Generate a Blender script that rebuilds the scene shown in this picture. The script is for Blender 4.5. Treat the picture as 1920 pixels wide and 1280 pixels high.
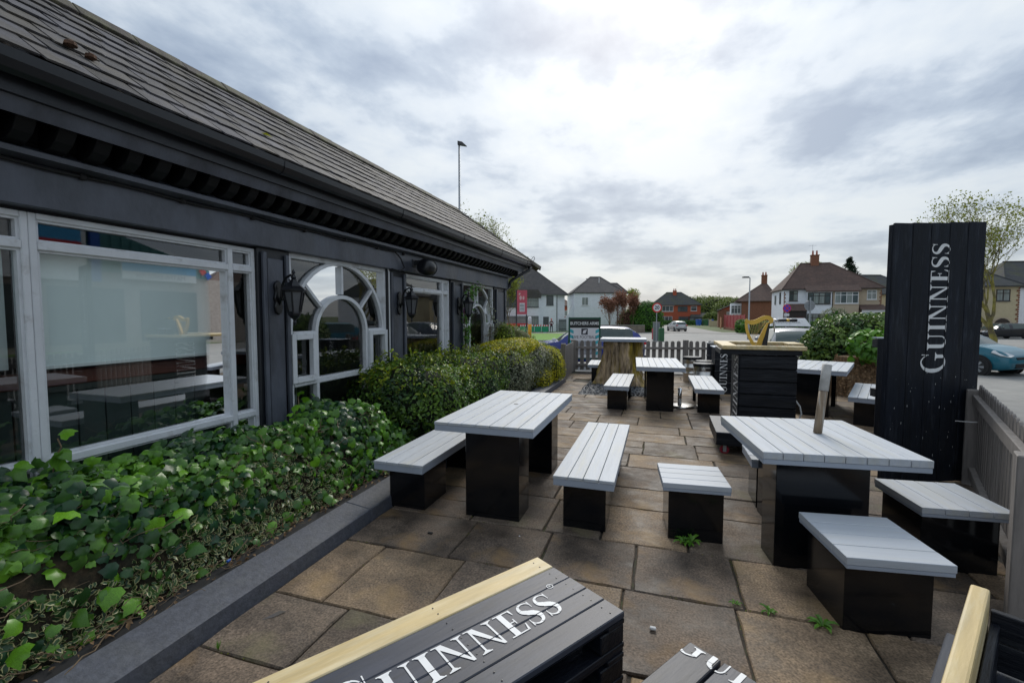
import bpy, bmesh, math, random
import numpy as np
from mathutils import Vector, Matrix, noise
R = math.radians
random.seed(7); rng = np.random.default_rng(7)
scene = bpy.context.scene
for o in list(bpy.data.objects): bpy.data.objects.remove(o)
COL = scene.collection

# ---------------------------------------------------------------- camera
YAW, PITCH = R(17.84), R(3.288)
cam_d = bpy.data.cameras.new('camera'); cam = bpy.data.objects.new('camera', cam_d); COL.objects.link(cam)
cam_d.sensor_width = 36; cam_d.lens = 853/1920*36; cam_d.clip_start = .05; cam_d.clip_end = 900
cam.location = (0, 0, 1.62); cam.rotation_euler = (R(90)-PITCH, 0, YAW)
scene.camera = cam

# ---------------------------------------------------------------- world
SUN_AZ, SUN_EL = R(-4), R(38)
SUN = Vector((math.sin(SUN_AZ)*math.cos(SUN_EL), math.cos(SUN_AZ)*math.cos(SUN_EL), math.sin(SUN_EL)))
world = bpy.data.worlds.new('World'); scene.world = world; world.use_nodes = True
nt = world.node_tree; nt.nodes.clear()
def N(t, **k):
    n = nt.nodes.new(t)
    for a, b in k.items(): setattr(n, a, b)
    return n
def LK(a, b): nt.links.new(a, b)
def MATH(op, a, b=None, c=None, clamp=False):
    n = N('ShaderNodeMath', operation=op); n.use_clamp = clamp
    for i, v in enumerate((a, b, c)):
        if v is None: continue
        if isinstance(v, (int, float)): n.inputs[i].default_value = v
        else: LK(v, n.inputs[i])
    return n.outputs[0]
out = N('ShaderNodeOutputWorld')
sky = N('ShaderNodeTexSky', sky_type='NISHITA', sun_disc=False)
sky.sun_elevation = SUN_EL; sky.sun_rotation = SUN_AZ; sky.air_density = 1.0; sky.dust_density = 2.0
bg1 = N('ShaderNodeBackground'); bg1.inputs[1].default_value = .12; LK(sky.outputs[0], bg1.inputs[0])
tc = N('ShaderNodeTexCoord')
vn = N('ShaderNodeVectorMath', operation='NORMALIZE'); LK(tc.outputs['Generated'], vn.inputs[0])
sx = N('ShaderNodeSeparateXYZ'); LK(vn.outputs[0], sx.inputs[0])
zc = MATH('MAXIMUM', sx.outputs[2], 0.0)
den = MATH('ADD', zc, .16)
px_ = MATH('DIVIDE', sx.outputs[0], den); py_ = MATH('DIVIDE', sx.outputs[1], den)
cb = N('ShaderNodeCombineXYZ'); LK(px_, cb.inputs[0]); LK(py_, cb.inputs[1]); cb.inputs[2].default_value = 2.3
n1 = N('ShaderNodeTexNoise'); n1.inputs['Scale'].default_value = 1.25; n1.inputs['Detail'].default_value = 7; n1.inputs['Roughness'].default_value = .52; n1.inputs['Distortion'].default_value = .1
LK(cb.outputs[0], n1.inputs['Vector'])
n2 = N('ShaderNodeTexNoise'); n2.inputs['Scale'].default_value = 3.4; n2.inputs['Detail'].default_value = 8; n2.inputs['Roughness'].default_value = .55; n2.inputs['Distortion'].default_value = .12
mp = N('ShaderNodeMapping'); mp.inputs['Location'].default_value = (3.1, 7.7, 1.0); mp.inputs['Scale'].default_value = (1, .8, 1)
LK(cb.outputs[0], mp.inputs[0]); LK(mp.outputs[0], n2.inputs['Vector'])
nn = MATH('ADD', MATH('MULTIPLY', n1.outputs[0], .52), MATH('MULTIPLY', n2.outputs[0], .48))
dt = N('ShaderNodeVectorMath', operation='DOT_PRODUCT'); LK(vn.outputs[0], dt.inputs[0]); dt.inputs[1].default_value = SUN
glow = MATH('POWER', MATH('MAXIMUM', dt.outputs['Value'], 0), 5.0)
glow2 = MATH('POWER', MATH('MAXIMUM', dt.outputs['Value'], 0), 40.0)
thick = MATH('ADD', nn, MATH('MULTIPLY', glow, -.06))
cr = N('ShaderNodeValToRGB'); LK(thick, cr.inputs[0])
e = cr.color_ramp.elements
e[0].position = .38; e[0].color = (.73, .785, .82, 1)
e[1].position = .585; e[1].color = (.325, .40, .51, 1)
a = cr.color_ramp.elements.new(.455); a.color = (.64, .71, .78, 1)
b = cr.color_ramp.elements.new(.515); b.color = (.45, .53, .63, 1)
# pale haze towards the horizon
hz = MATH('POWER', MATH('SUBTRACT', 1.0, zc), 9.0)
mixh = N('ShaderNodeMix', data_type='RGBA'); LK(MATH('MULTIPLY', hz, .7), mixh.inputs[0]); LK(cr.outputs[0], mixh.inputs[6]); mixh.inputs[7].default_value = (.72, .765, .79, 1)
sc_ = MATH('ADD', MATH('ADD', MATH('MULTIPLY', glow, .11), MATH('MULTIPLY', glow2, .02)), MATH('ADD', .545, MATH('MULTIPLY', zc, .30)))
bg2 = N('ShaderNodeBackground'); LK(mixh.outputs[2], bg2.inputs[0]); LK(sc_, bg2.inputs[1])
ms = N('ShaderNodeMixShader'); ms.inputs[0].default_value = .9
LK(bg1.outputs[0], ms.inputs[1]); LK(bg2.outputs[0], ms.inputs[2]); LK(ms.outputs[0], out.inputs[0])
sun_d = bpy.data.lights.new('sun', 'SUN'); sun_d.energy = 1.5; sun_d.angle = R(24); sun_d.color = (1, .95, .87)
sun = bpy.data.objects.new('sun', sun_d); COL.objects.link(sun)
sun.rotation_euler = (-SUN).to_track_quat('-Z', 'Y').to_euler()
vs = scene.view_settings; vs.view_transform = 'Standard'; vs.look = 'None'; vs.exposure = 0.58; vs.gamma = 1; vs.use_curve_mapping = False
try:
    scene.cycles.max_bounces = 7; scene.cycles.transparent_max_bounces = 10
except Exception: pass

# ---------------------------------------------------------------- materials
MATS = {}
def mat(name, col, rough=.6, metal=0, var=.12, vscale=6, bump=0, bscale=30, stretch=(1, 1, 1), col2=None, c2=(.45, .62), c2scale=3, ior=1.5, coat=0, objvar=0, coord='Object', rvar=0, spec=None):
    m = bpy.data.materials.new(name); m.use_nodes = True; MATS[name] = m
    t = m.node_tree; b = t.nodes['Principled BSDF']
    b.inputs['Roughness'].default_value = rough; b.inputs['Metallic'].default_value = metal; b.inputs['IOR'].default_value = ior
    if spec is not None: b.inputs['Specular IOR Level'].default_value = spec
    if coat: b.inputs['Coat Weight'].default_value = coat; b.inputs['Coat Roughness'].default_value = .05
    tcn = t.nodes.new('ShaderNodeTexCoord'); mpn = t.nodes.new('ShaderNodeMapping'); mpn.inputs['Scale'].default_value = stretch
    t.links.new(tcn.outputs[coord], mpn.inputs[0])
    oi = t.nodes.new('ShaderNodeObjectInfo')
    ad = t.nodes.new('ShaderNodeVectorMath'); ad.operation = 'ADD'
    ml = t.nodes.new('ShaderNodeVectorMath'); ml.operation = 'SCALE'; ml.inputs[0].default_value = (13, 7, 5); t.links.new(oi.outputs['Random'], ml.inputs['Scale'])
    t.links.new(mpn.outputs[0], ad.inputs[0]); t.links.new(ml.outputs[0], ad.inputs[1])
    no = t.nodes.new('ShaderNodeTexNoise'); no.inputs['Scale'].default_value = vscale; no.inputs['Detail'].default_value = 6; no.inputs['Roughness'].default_value = .62
    t.links.new(ad.outputs[0], no.inputs['Vector'])
    base = t.nodes.new('ShaderNodeRGB'); base.outputs[0].default_value = (*col, 1); cur = base.outputs[0]
    if col2 is not None:
        n3 = t.nodes.new('ShaderNodeTexNoise'); n3.inputs['Scale'].default_value = c2scale; n3.inputs['Detail'].default_value = 7; n3.inputs['Roughness'].default_value = .65
        t.links.new(ad.outputs[0], n3.inputs['Vector'])
        mr = t.nodes.new('ShaderNodeMapRange'); mr.inputs[1].default_value = c2[0]; mr.inputs[2].default_value = c2[1]
        t.links.new(n3.outputs[0], mr.inputs[0])
        mx = t.nodes.new('ShaderNodeMix'); mx.data_type = 'RGBA'; t.links.new(mr.outputs[0], mx.inputs[0]); t.links.new(cur, mx.inputs[6]); mx.inputs[7].default_value = (*col2, 1); cur = mx.outputs[2]
    mr2 = t.nodes.new('ShaderNodeMapRange'); mr2.inputs[1].default_value = .25; mr2.inputs[2].default_value = .75; mr2.inputs[3].default_value = 1-var*1.6; mr2.inputs[4].default_value = 1+var*1.6
    t.links.new(no.outputs[0], mr2.inputs[0]); fac = mr2.outputs[0]
    if objvar:
        mr3 = t.nodes.new('ShaderNodeMapRange'); mr3.inputs[3].default_value = 1-objvar; mr3.inputs[4].default_value = 1+objvar
        t.links.new(oi.outputs['Random'], mr3.inputs[0]); mm = t.nodes.new('ShaderNodeMath'); mm.operation = 'MULTIPLY'; t.links.new(fac, mm.inputs[0]); t.links.new(mr3.outputs[0], mm.inputs[1]); fac = mm.outputs[0]
    vm = t.nodes.new('ShaderNodeVectorMath'); vm.operation = 'SCALE'; t.links.new(cur, vm.inputs[0]); t.links.new(fac, vm.inputs['Scale'])
    t.links.new(vm.outputs[0], b.inputs['Base Color'])
    if rvar:
        mr4 = t.nodes.new('ShaderNodeMapRange'); mr4.inputs[1].default_value = .3; mr4.inputs[2].default_value = .7; mr4.inputs[3].default_value = max(.03, rough-rvar); mr4.inputs[4].default_value = min(1, rough+rvar)
        t.links.new(no.outputs[0], mr4.inputs[0]); t.links.new(mr4.outputs[0], b.inputs['Roughness'])
    if bump:
        nb = t.nodes.new('ShaderNodeTexNoise'); nb.inputs['Scale'].default_value = bscale; nb.inputs['Detail'].default_value = 8; nb.inputs['Roughness'].default_value = .65
        t.links.new(ad.outputs[0], nb.inputs['Vector'])
        bn = t.nodes.new('ShaderNodeBump'); bn.inputs['Strength'].default_value = bump; bn.inputs['Distance'].default_value = .01
        t.links.new(nb.outputs[0], bn.inputs['Height']); t.links.new(bn.outputs[0], b.inputs['Normal'])
    return m
G = 1.0
grey_top = mat('painted_grey_plank', (.43, .465, .515), .55, var=.08, vscale=5, bump=.35, bscale=14, stretch=(8, .6, 3), col2=(.40, .405, .38), c2=(.46, .72), c2scale=2.5, objvar=.035)
grey_topx = mat('painted_grey_plank_cross', (.43, .465, .515), .55, var=.05, vscale=5, bump=.25, bscale=14, stretch=(.6, 8, 3), col2=(.40, .42, .43), c2=(.5, .75), c2scale=2.5, objvar=.035)
grey_edge = mat('painted_grey_edge', (.33, .375, .45), .5, var=.05, vscale=5, bump=.12, bscale=40)
black_gloss = mat('black_laminate', (.004, .005, .007), .12, var=.1, spec=.4, col2=(.008, .008, .009), c2scale=4, ior=1.5, rvar=.04)
black_wood = mat('black_stained_wood', (.004, .0055, .010), .45, spec=.3, var=.35, vscale=3, bump=.5, bscale=10, stretch=(6, .7, 6), col2=(.025, .028, .036), c2=(.5, .7), c2scale=4, objvar=.15)
black_wood_v = mat('black_stained_wood_upright', (.005, .0075, .014), .55, spec=.3, var=.35, vscale=3, bump=.5, bscale=10, stretch=(6, 6, .7), col2=(.028, .033, .045), c2=(.54, .72), c2scale=4, objvar=.15)
black_wood_x = mat('black_stained_wood_cross', (.0032, .0045, .0085), .45, spec=.3, var=.35, vscale=3, bump=.5, bscale=10, stretch=(.7, 6, 6), col2=(.022, .025, .03), c2=(.5, .7), c2scale=4, objvar=.15)
black_deck = mat('black_stained_deck', (.035, .041, .060), .5, var=.2, vscale=3, bump=.15, bscale=10, stretch=(6, .7, 6), col2=(.03, .032, .038), c2=(.5, .68), c2scale=3.5, objvar=.2)
gold_wood = mat('gold_painted_wood', (.56, .43, .21), .5, var=.12, vscale=4, bump=.2, bscale=10, stretch=(6, .7, 6), col2=(.62, .52, .32), c2scale=3)
gold_metal = mat('gold_casting', (.70, .44, .07), .35, .25, var=.1, bump=.1)
white_paint = mat('white_lettering_paint', (.74, .75, .76), .5, var=.06, vscale=12)
white_frame = mat('white_window_paint', (.68, .70, .73), .45, var=.06, vscale=6, bump=.25, bscale=25, col2=(.38, .37, .36), c2=(.56, .75), c2scale=5)
slate_paint = mat('slate_grey_paint', (.082, .091, .116), .42, var=.3, vscale=3, bump=.35, bscale=22, stretch=(1, 1, .5), col2=(.05, .055, .068), c2=(.48, .66), c2scale=2.2, rvar=.14)
dark_paint = mat('charcoal_paint', (.009, .0105, .015), .4, var=.2, vscale=5, bump=.2, bscale=25)
plastic_black = mat('black_plastic', (.009, .010, .013), .3, var=.15, bump=.05)
slate = mat('roof_slate', (.070, .069, .080), .75, spec=.3, var=.3, vscale=5, bump=.6, bscale=14, col2=(.066, .060, .052), c2=(.42, .6), c2scale=2.3, objvar=.38)
ridge_m = mat('ridge_tile_clay', (.055, .046, .040), .85, var=.3, vscale=12, bump=.6, bscale=30, col2=(.10, .10, .05), c2scale=4, objvar=.12)
moss = mat('moss', (.07, .085, .012), .95, var=.4, vscale=30, bump=.8, bscale=60, col2=(.12, .10, .03), c2scale=9)
concrete = mat('planter_concrete', (.080, .087, .108), .55, var=.22, vscale=30, bump=.35, bscale=60, col2=(.085, .09, .10), c2=(.45, .7), c2scale=5)
mortar = mat('mortar_bed', (.030, .024, .017), .9, var=.5, vscale=20, bump=.6, bscale=40, col2=(.045, .055, .012), c2=(.55, .65), c2scale=3)
soil = mat('bark_soil', (.028, .020, .014), .95, var=.5, vscale=25, bump=1, bscale=40, col2=(.06, .04, .025), c2scale=9)
asphalt = mat('worn_asphalt', (.20, .20, .195), .8, var=.12, vscale=3, bump=.3, bscale=80, col2=(.26, .255, .24), c2=(.4, .65), c2scale=.35)
pave_m = mat('grey_pavement', (.27, .26, .25), .85, var=.1, vscale=4, col2=(.22, .21, .19), c2scale=1)
grass_m = mat('mown_grass', (.10, .24, .012), .9, var=.3, vscale=5, bump=.8, bscale=30, col2=(.12, .2, .02), c2scale=.6)
field_m = mat('far_ground', (.10, .13, .05), .95, var=.2, vscale=.2)
fence_grey = mat('grey_stained_timber', (.19, .172, .16), .7, var=.18, vscale=4, bump=.4, bscale=12, stretch=(6, 6, .7), objvar=.12)
steel = mat('stainless_steel', (.55, .54, .52), .28, 1, var=.08, vscale=8)
chrome = mat('chrome', (.7, .7, .7), .12, 1, var=.02)
galv = mat('galvanised_steel', (.33, .35, .37), .5, .6, var=.1)
dark_steel = mat('dark_painted_steel', (.03, .032, .036), .4, var=.1)
rubber = mat('tyre_rubber', (.014, .014, .015), .8, var=.2)
red_rubber = mat('red_caster_rubber', (.30, .012, .035), .5, var=.1)
white_hose = mat('white_hose', (.62, .63, .62), .4, var=.05)
wood_pole = mat('weathered_pole', (.26, .19, .125), .6, var=.3, vscale=8, bump=.5, bscale=15, stretch=(6, 6, .6), col2=(.30, .28, .25), c2=(.5, .6), c2scale=4)
bark_m = mat('tree_bark', (.13, .105, .075), .9, var=.3, vscale=6, bump=.6, bscale=20)
bark_moss = mat('mossy_bark', (.24, .21, .05), .9, var=.3, vscale=4, bump=.6, bscale=20, col2=(.10, .085, .06), c2scale=1.2)
twig_m = mat('dry_twig', (.16, .115, .07), .9, var=.3)
render_white = mat('white_render', (.78, .81, .86), .8, var=.05, vscale=3, bump=.1, bscale=30)
render_beige = mat('beige_render', (.46, .38, .28), .85, var=.05, vscale=3)
render_cream = mat('cream_render', (.50, .43, .28), .85, var=.05, vscale=3)
brick_red = mat('red_brickwork', (.37, .085, .04), .85, var=.18, vscale=9)
brick_brown = mat('brown_brickwork', (.22, .095, .055), .85, var=.2, vscale=8)
frame_dark = mat('dark_window_frame', (.075, .085, .09), .5)
frame_brown = mat('brown_window_frame', (.03, .02, .018), .5)
upvc = mat('white_upvc', (.72, .73, .74), .35, var=.03)
curtain = mat('net_curtain', (.42, .46, .42), .9, var=.15, vscale=1.5, stretch=(7, 7, .4))
blind_m = mat('white_roller_blind', (.84, .88, .88), .85, var=.04, vscale=1.5)
room_m = mat('dark_room', (.05, .055, .05), .8, var=.2, vscale=2)
room_rail = mat('varnished_rail', (.14, .035, .02), .4)
slate_chip = mat('slate_chippings', (.10, .11, .125), .7, var=.4, vscale=40, bump=1, bscale=60)
red_sheet = mat('red_fence_paint', (.33, .03, .03), .6, var=.12, vscale=3)
orange_wood = mat('orange_timber', (.42, .19, .09), .7, var=.1)
yellow_pl = mat('yellow_plastic', (.75, .33, .01), .5)
green_pl = mat('green_plastic', (.01, .26, .12), .45, var=.1)
red_pl = mat('red_plastic', (.62, .03, .03), .45)
white_pl = mat('white_plastic', (.72, .72, .72), .45)
blue_pl = mat('blue_plastic', (.02, .10, .42), .45)
cab_green = mat('green_cabinet_paint', (.03, .12, .05), .5)
cab_grey = mat('grey_cabinet_paint', (.17, .19, .20), .5)
pink_sign = mat('faded_red_sign', (.52, .09, .12), .5, var=.1)
sign_green = mat('dark_green_frame', (.008, .07, .04), .35)
sign_black = mat('black_board', (.012, .013, .014), .4)
poster = mat('poster_paper', (.72, .72, .76), .5, var=.04)
poster_ink = mat('poster_ink', (.03, .03, .045), .5)
poster_teal = mat('poster_teal', (.05, .42, .50), .5)
teal_clad = mat('teal_cladding', (.055, .20, .20), .5, var=.08)
shop_wall = mat('shopfront_panels', (.40, .34, .30), .6, var=.1)
roof_brown = None
def tiled(name, c, c2, pitch=.30):
    m = mat(name, c, .85, var=.14, vscale=3, col2=c2, c2=(.45, .65), c2scale=.8)
    t = m.node_tree; b = t.nodes['Principled BSDF']
    tcn = t.nodes.new('ShaderNodeTexCoord'); sp = t.nodes.new('ShaderNodeSeparateXYZ'); t.links.new(tcn.outputs['Object'], sp.inputs[0])
    w = t.nodes.new('ShaderNodeMath'); w.operation = 'FRACT'; d = t.nodes.new('ShaderNodeMath'); d.operation = 'DIVIDE'; d.inputs[1].default_value = pitch
    t.links.new(sp.outputs[2], d.inputs[0]); t.links.new(d.outputs[0], w.inputs[0])
    bn = t.nodes.new('ShaderNodeBump'); bn.inputs['Strength'].default_value = .9; bn.inputs['Distance'].default_value = .05; t.links.new(w.outputs[0], bn.inputs['Height']); t.links.new(bn.outputs[0], b.inputs['Normal'])
    return m
roof_brown = tiled('brown_roof_tiles', (.095, .062, .052), (.12, .075, .06))
roof_grey = tiled('grey_roof_tiles', (.088, .082, .082), (.11, .10, .095))
roof_slate_far = tiled('dark_roof_slates', (.055, .058, .062), (.07, .075, .05))

def car_paint(name, c, metal=.3):
    return mat(name, c, .38, metal, var=.05, vscale=2, coat=.5)
def glass_mat(name, tint=(.8, .86, .85), rough=.0, spec=1.0, reflect=.10):
    m = bpy.data.materials.new(name); m.use_nodes = True; t = m.node_tree; t.nodes.clear()
    o = t.nodes.new('ShaderNodeOutputMaterial'); tr = t.nodes.new('ShaderNodeBsdfTransparent'); tr.inputs[0].default_value = (*tint, 1)
    gl = t.nodes.new('ShaderNodeBsdfGlossy'); gl.inputs['Roughness'].default_value = rough; gl.inputs[0].default_value = (spec, spec, spec, 1)
    fr = t.nodes.new('ShaderNodeFresnel'); fr.inputs[0].default_value = 1.6
    ad = t.nodes.new('ShaderNodeMath'); ad.operation = 'ADD'; ad.inputs[1].default_value = reflect; ad.use_clamp = True; t.links.new(fr.outputs[0], ad.inputs[0])
    mx = t.nodes.new('ShaderNodeMixShader'); t.links.new(ad.outputs[0], mx.inputs[0]); t.links.new(tr.outputs[0], mx.inputs[1]); t.links.new(gl.outputs[0], mx.inputs[2])
    t.links.new(mx.outputs[0], o.inputs[0]); return m
pane_m = glass_mat('window_glass', (.90, .96, .95), 0.018, 1, .06)
corbel_m = mat('eaves_shade_black', (.0035, .004, .0055), .6, var=.2, spec=.3)  # near-black colour puts the shade under the eaves into the paint
lamp_glass = mat('frosted_lamp_glass', (.10, .105, .115), .35, var=.1)
car_glass = mat('car_glass', (.07, .095, .09), .06, var=.1)
far_glass = mat('far_window_glass', (.07, .085, .09), .08, var=.3, vscale=1.5)
headlamp = mat('headlamp_lens', (.55, .57, .58), .15, .3)
tail_red = mat('tail_lamp_red', (.55, .01, .02), .2)

def leafmat(name, c1, c2, edge=None, rough=.42, trans=.25):
    m = bpy.data.materials.new(name); m.use_nodes = True; t = m.node_tree; b = t.nodes['Principled BSDF']
    at = t.nodes.new('ShaderNodeAttribute'); at.attribute_name = 'tint'
    cr = t.nodes.new('ShaderNodeMix'); cr.data_type = 'RGBA'; cr.inputs[6].default_value = (*c1, 1); cr.inputs[7].default_value = (*c2, 1); t.links.new(at.outputs['Fac'], cr.inputs[0]); cur = cr.outputs[2]
    if edge:
        ae = t.nodes.new('ShaderNodeAttribute'); ae.attribute_name = 'edge'
        tcn = t.nodes.new('ShaderNodeTexCoord'); no = t.nodes.new('ShaderNodeTexNoise'); no.inputs['Scale'].default_value = 38; t.links.new(tcn.outputs['Object'], no.inputs['Vector'])
        ad = t.nodes.new('ShaderNodeMath'); ad.operation = 'ADD'; t.links.new(ae.outputs['Fac'], ad.inputs[0]); t.links.new(no.outputs[0], ad.inputs[1])
        mr = t.nodes.new('ShaderNodeMapRange'); mr.inputs[1].default_value = 1.1; mr.inputs[2].default_value = 1.35; t.links.new(ad.outputs[0], mr.inputs[0])
        m2 = t.nodes.new('ShaderNodeMix'); m2.data_type = 'RGBA'; t.links.new(mr.outputs[0], m2.inputs[0]); t.links.new(cur, m2.inputs[6]); m2.inputs[7].default_value = (*edge, 1); cur = m2.outputs[2]
    tq = t.nodes.new('ShaderNodeTexCoord'); nq = t.nodes.new('ShaderNodeTexNoise'); nq.inputs['Scale'].default_value = 22; nq.inputs['Detail'].default_value = 4; t.links.new(tq.outputs['Object'], nq.inputs[0])
    mq = t.nodes.new('ShaderNodeMapRange'); mq.inputs[1].default_value = .3; mq.inputs[2].default_value = .7; mq.inputs[3].default_value = .72; mq.inputs[4].default_value = 1.28; t.links.new(nq.outputs[0], mq.inputs[0])
    vq = t.nodes.new('ShaderNodeVectorMath'); vq.operation = 'SCALE'; t.links.new(cur, vq.inputs[0]); t.links.new(mq.outputs[0], vq.inputs['Scale']); cur = vq.outputs[0]
    t.links.new(cur, b.inputs['Base Color']); b.inputs['Roughness'].default_value = rough
    tl = t.nodes.new('ShaderNodeBsdfTranslucent'); t.links.new(cur, tl.inputs[0])
    mx = t.nodes.new('ShaderNodeMixShader'); mx.inputs[0].default_value = trans
    o = t.nodes['Material Output']; t.links.new(b.outputs[0], mx.inputs[1]); t.links.new(tl.outputs[0], mx.inputs[2]); t.links.new(mx.outputs[0], o.inputs[0])
    return m
L_ivy = leafmat('ivy_leaf', (.016, .065, .024), (.17, .40, .02), rough=.33)
L_ivyv = leafmat('variegated_ivy_leaf', (.014, .040, .016), (.07, .16, .04), edge=(.52, .50, .24), rough=.35)
L_laurel = leafmat('laurel_leaf', (.035, .095, .018), (.24, .36, .06), rough=.45)
L_box = leafmat('evergreen_leaf', (.016, .055, .014), (.17, .31, .03), rough=.5)
L_var = leafmat('variegated_leaf', (.07, .11, .05), (.26, .30, .15), edge=(.36, .36, .27), rough=.45)
L_yel = leafmat('golden_leaf', (.34, .38, .01), (.80, .66, .02), rough=.5)
L_lime = leafmat('lime_leaf', (.10, .19, .01), (.36, .42, .02), rough=.5)
L_tree = leafmat('spring_leaf', (.13, .16, .02), (.30, .33, .04), rough=.6, trans=.4)
L_green = leafmat('hedge_leaf', (.03, .11, .010), (.12, .30, .02), rough=.5)
L_copper = leafmat('copper_leaf', (.20, .085, .055), (.40, .20, .13), rough=.7)
L_dark = leafmat('conifer_needles', (.012, .03, .015), (.03, .06, .03), rough=.7, trans=.05)
L_mid = leafmat('mid_green_leaf', (.09, .14, .02), (.22, .27, .05), rough=.6)
L_weed = leafmat('weed_leaf', (.06, .18, .015), (.15, .34, .03), rough=.5)
L_dry = leafmat('dry_leaf', (.16, .09, .04), (.34, .22, .12), rough=.8)

# ---------------------------------------------------------------- mesh helpers
class MB:
    def __init__(s): s.v = []; s.f = []; s.m = []
    def add(s, vs, fs, mi=0):
        n = len(s.v); s.v += [tuple(map(float, p)) for p in vs]; s.f += [tuple(n+i for i in f) for f in fs]; s.m += [mi]*len(fs); return s
    def box(s, x0, x1, y0, y1, z0, z1, mi=0, j=0):
        p = [(x, y, z) for z in (z0, z1) for y in (y0, y1) for x in (x0, x1)]
        if j: p = [tuple(c+random.uniform(-j, j) for c in q) for q in p]
        return s.add(p, [(0, 2, 3, 1), (4, 5, 7, 6), (0, 1, 5, 4), (2, 6, 7, 3), (0, 4, 6, 2), (1, 3, 7, 5)], mi)
    def prism(s, poly, d, axis='z', base=0, mi=0):
        """extrude a 2D polygon: axis z -> (x,y), axis y -> (x,z), axis x -> (y,z)"""
        n = len(poly)
        def P(a, b, c): return {'z': (a, b, c), 'y': (a, c, b), 'x': (c, a, b)}[axis]
        vs = [P(a, b, base) for a, b in poly]+[P(a, b, base+d) for a, b in poly]
        fs = [tuple(range(n))[::-1], tuple(range(n, 2*n))]+[(i, (i+1) % n, n+(i+1) % n, n+i) for i in range(n)]
        return s.add(vs, fs, mi)
    def tube(s, pts, r, n=8, mi=0, caps=True):
        pts = [Vector(p) for p in pts]; rr = r if isinstance(r, (list, tuple)) else [r]*len(pts)
        vs = []; t0 = None; u = None
        for i, p in enumerate(pts):
            t = (pts[min(i+1, len(pts)-1)]-pts[max(i-1, 0)]).normalized()
            if u is None: u = t.orthogonal().normalized()
            else:
                u = (u-t*u.dot(t))
                u = u.normalized() if u.length > 1e-6 else t.orthogonal().normalized()
            w = t.cross(u)
            for k in range(n):
                a = 2*math.pi*k/n; vs.append(p+(u*math.cos(a)+w*math.sin(a))*rr[i])
        fs = [(i*n+k, i*n+(k+1) % n, (i+1)*n+(k+1) % n, (i+1)*n+k) for i in range(len(pts)-1) for k in range(n)]
        if caps: fs += [tuple(range(n))[::-1], tuple((len(pts)-1)*n+k for k in range(n))]
        return s.add(vs, fs, mi)
    def lathe(s, prof, n=20, c=(0, 0, 0), mi=0, caps=True, axis='z'):
        vs = []
        for r, z in prof:
            for k in range(n):
                a = 2*math.pi*k/n; x, y = r*math.cos(a), r*math.sin(a)
                q = (x, y, z) if axis == 'z' else ((z, x, y) if axis == 'x' else (x, z, y))
                vs.append((c[0]+q[0], c[1]+q[1], c[2]+q[2]))
        fs = [(i*n+k, i*n+(k+1) % n, (i+1)*n+(k+1) % n, (i+1)*n+k) for i in range(len(prof)-1) for k in range(n)]
        if caps: fs += [tuple(range(n))[::-1], tuple((len(prof)-1)*n+k for k in range(n))]
        return s.add(vs, fs, mi)
    def mesh(s, name, mats, smooth=False):
        me = bpy.data.meshes.new(name); me.from_pydata(s.v, [], s.f)
        for m in (mats if isinstance(mats, (list, tuple)) else [mats]): me.materials.append(m)
        for p, i in zip(me.polygons, s.m): p.material_index = i; p.use_smooth = smooth
        bm = bmesh.new(); bm.from_mesh(me); bmesh.ops.recalc_face_normals(bm, faces=bm.faces); bm.to_mesh(me); bm.free()
        return me
    def build(s, name, mats, parent=None, smooth=False, bevel=0, loc=None, segs=1):
        return link(name, s.mesh(name, mats, smooth), parent, bevel, loc, segs)
def link(name, me, parent=None, bevel=0, loc=None, segs=1, rot=None):
    o = bpy.data.objects.new(name, me); COL.objects.link(o); o.parent = parent
    if loc is not None: o.location = loc
    if rot is not None: o.rotation_euler = rot
    if bevel:
        b = o.modifiers.new('bevel', 'BEVEL'); b.width = bevel; b.segments = segs; b.limit_method = 'ANGLE'
    return o
def tag(o, label, cat, group=None, kind=None):
    if label: o['label'] = label
    if cat: o['category'] = cat
    if group: o['group'] = group
    if kind: o['kind'] = kind
    return o
def thing(name, label, cat, loc=(0, 0, 0), rz=0, group=None):
    o = bpy.data.objects.new(name, None); COL.objects.link(o); o.location = loc; o.rotation_euler = (0, 0, rz); o.empty_display_size = .2
    return tag(o, label, cat, group)
def struct(o): o['kind'] = 'structure'; return o
def stuff(o): o['kind'] = 'stuff'; return o
def copy_thing(root, loc, rz, label):
    def cp(o, par):
        c = o.copy(); COL.objects.link(c); c.parent = par
        for ch in o.children: cp(ch, c)
        return c
    kids = list(root.children)
    r = root.copy(); COL.objects.link(r); r.location = loc; r.rotation_euler = (0, 0, rz); r['label'] = label
    for k in kids: cp(k, r)
    return r
# leaf templates: (verts, faces, edge flags)
def T_(vs, fs, ed): return (np.array(vs, float)*np.array([1, 1, 1.9]), fs, np.array(ed, float))
T_DIAMOND = T_([(0, 0, 0), (.32, .45, .06), (0, 1, -.05), (-.32, .45, .06)], [(0, 1, 2), (0, 2, 3)], [0, 1, 1, 1])
T_OVAL = T_([(0, 0, 0), (.22, .25, .07), (.26, .6, .07), (0, 1, -.08), (-.26, .6, .07), (-.22, .25, .07), (0, .5, 0)], [(0, 1, 6), (1, 2, 6), (2, 3, 6), (3, 4, 6), (4, 5, 6), (5, 0, 6)], [0, 1, 1, 1, 1, 1, 0])
T_IVY = T_([(0, .08, .02), (.26, .0, -.05), (.50, .20, -.09), (.46, .42, .0), (.40, .66, -.04), (.22, .76, .0), (0, 1.02, -.12), (-.22, .76, .0), (-.40, .66, -.04), (-.46, .42, .0), (-.50, .20, -.09), (-.26, .0, -.05), (0, .42, .05)],
           [(i, i+1, 12) for i in range(11)]+[(11, 0, 12)], [.3]+[1]*11+[0])
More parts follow.
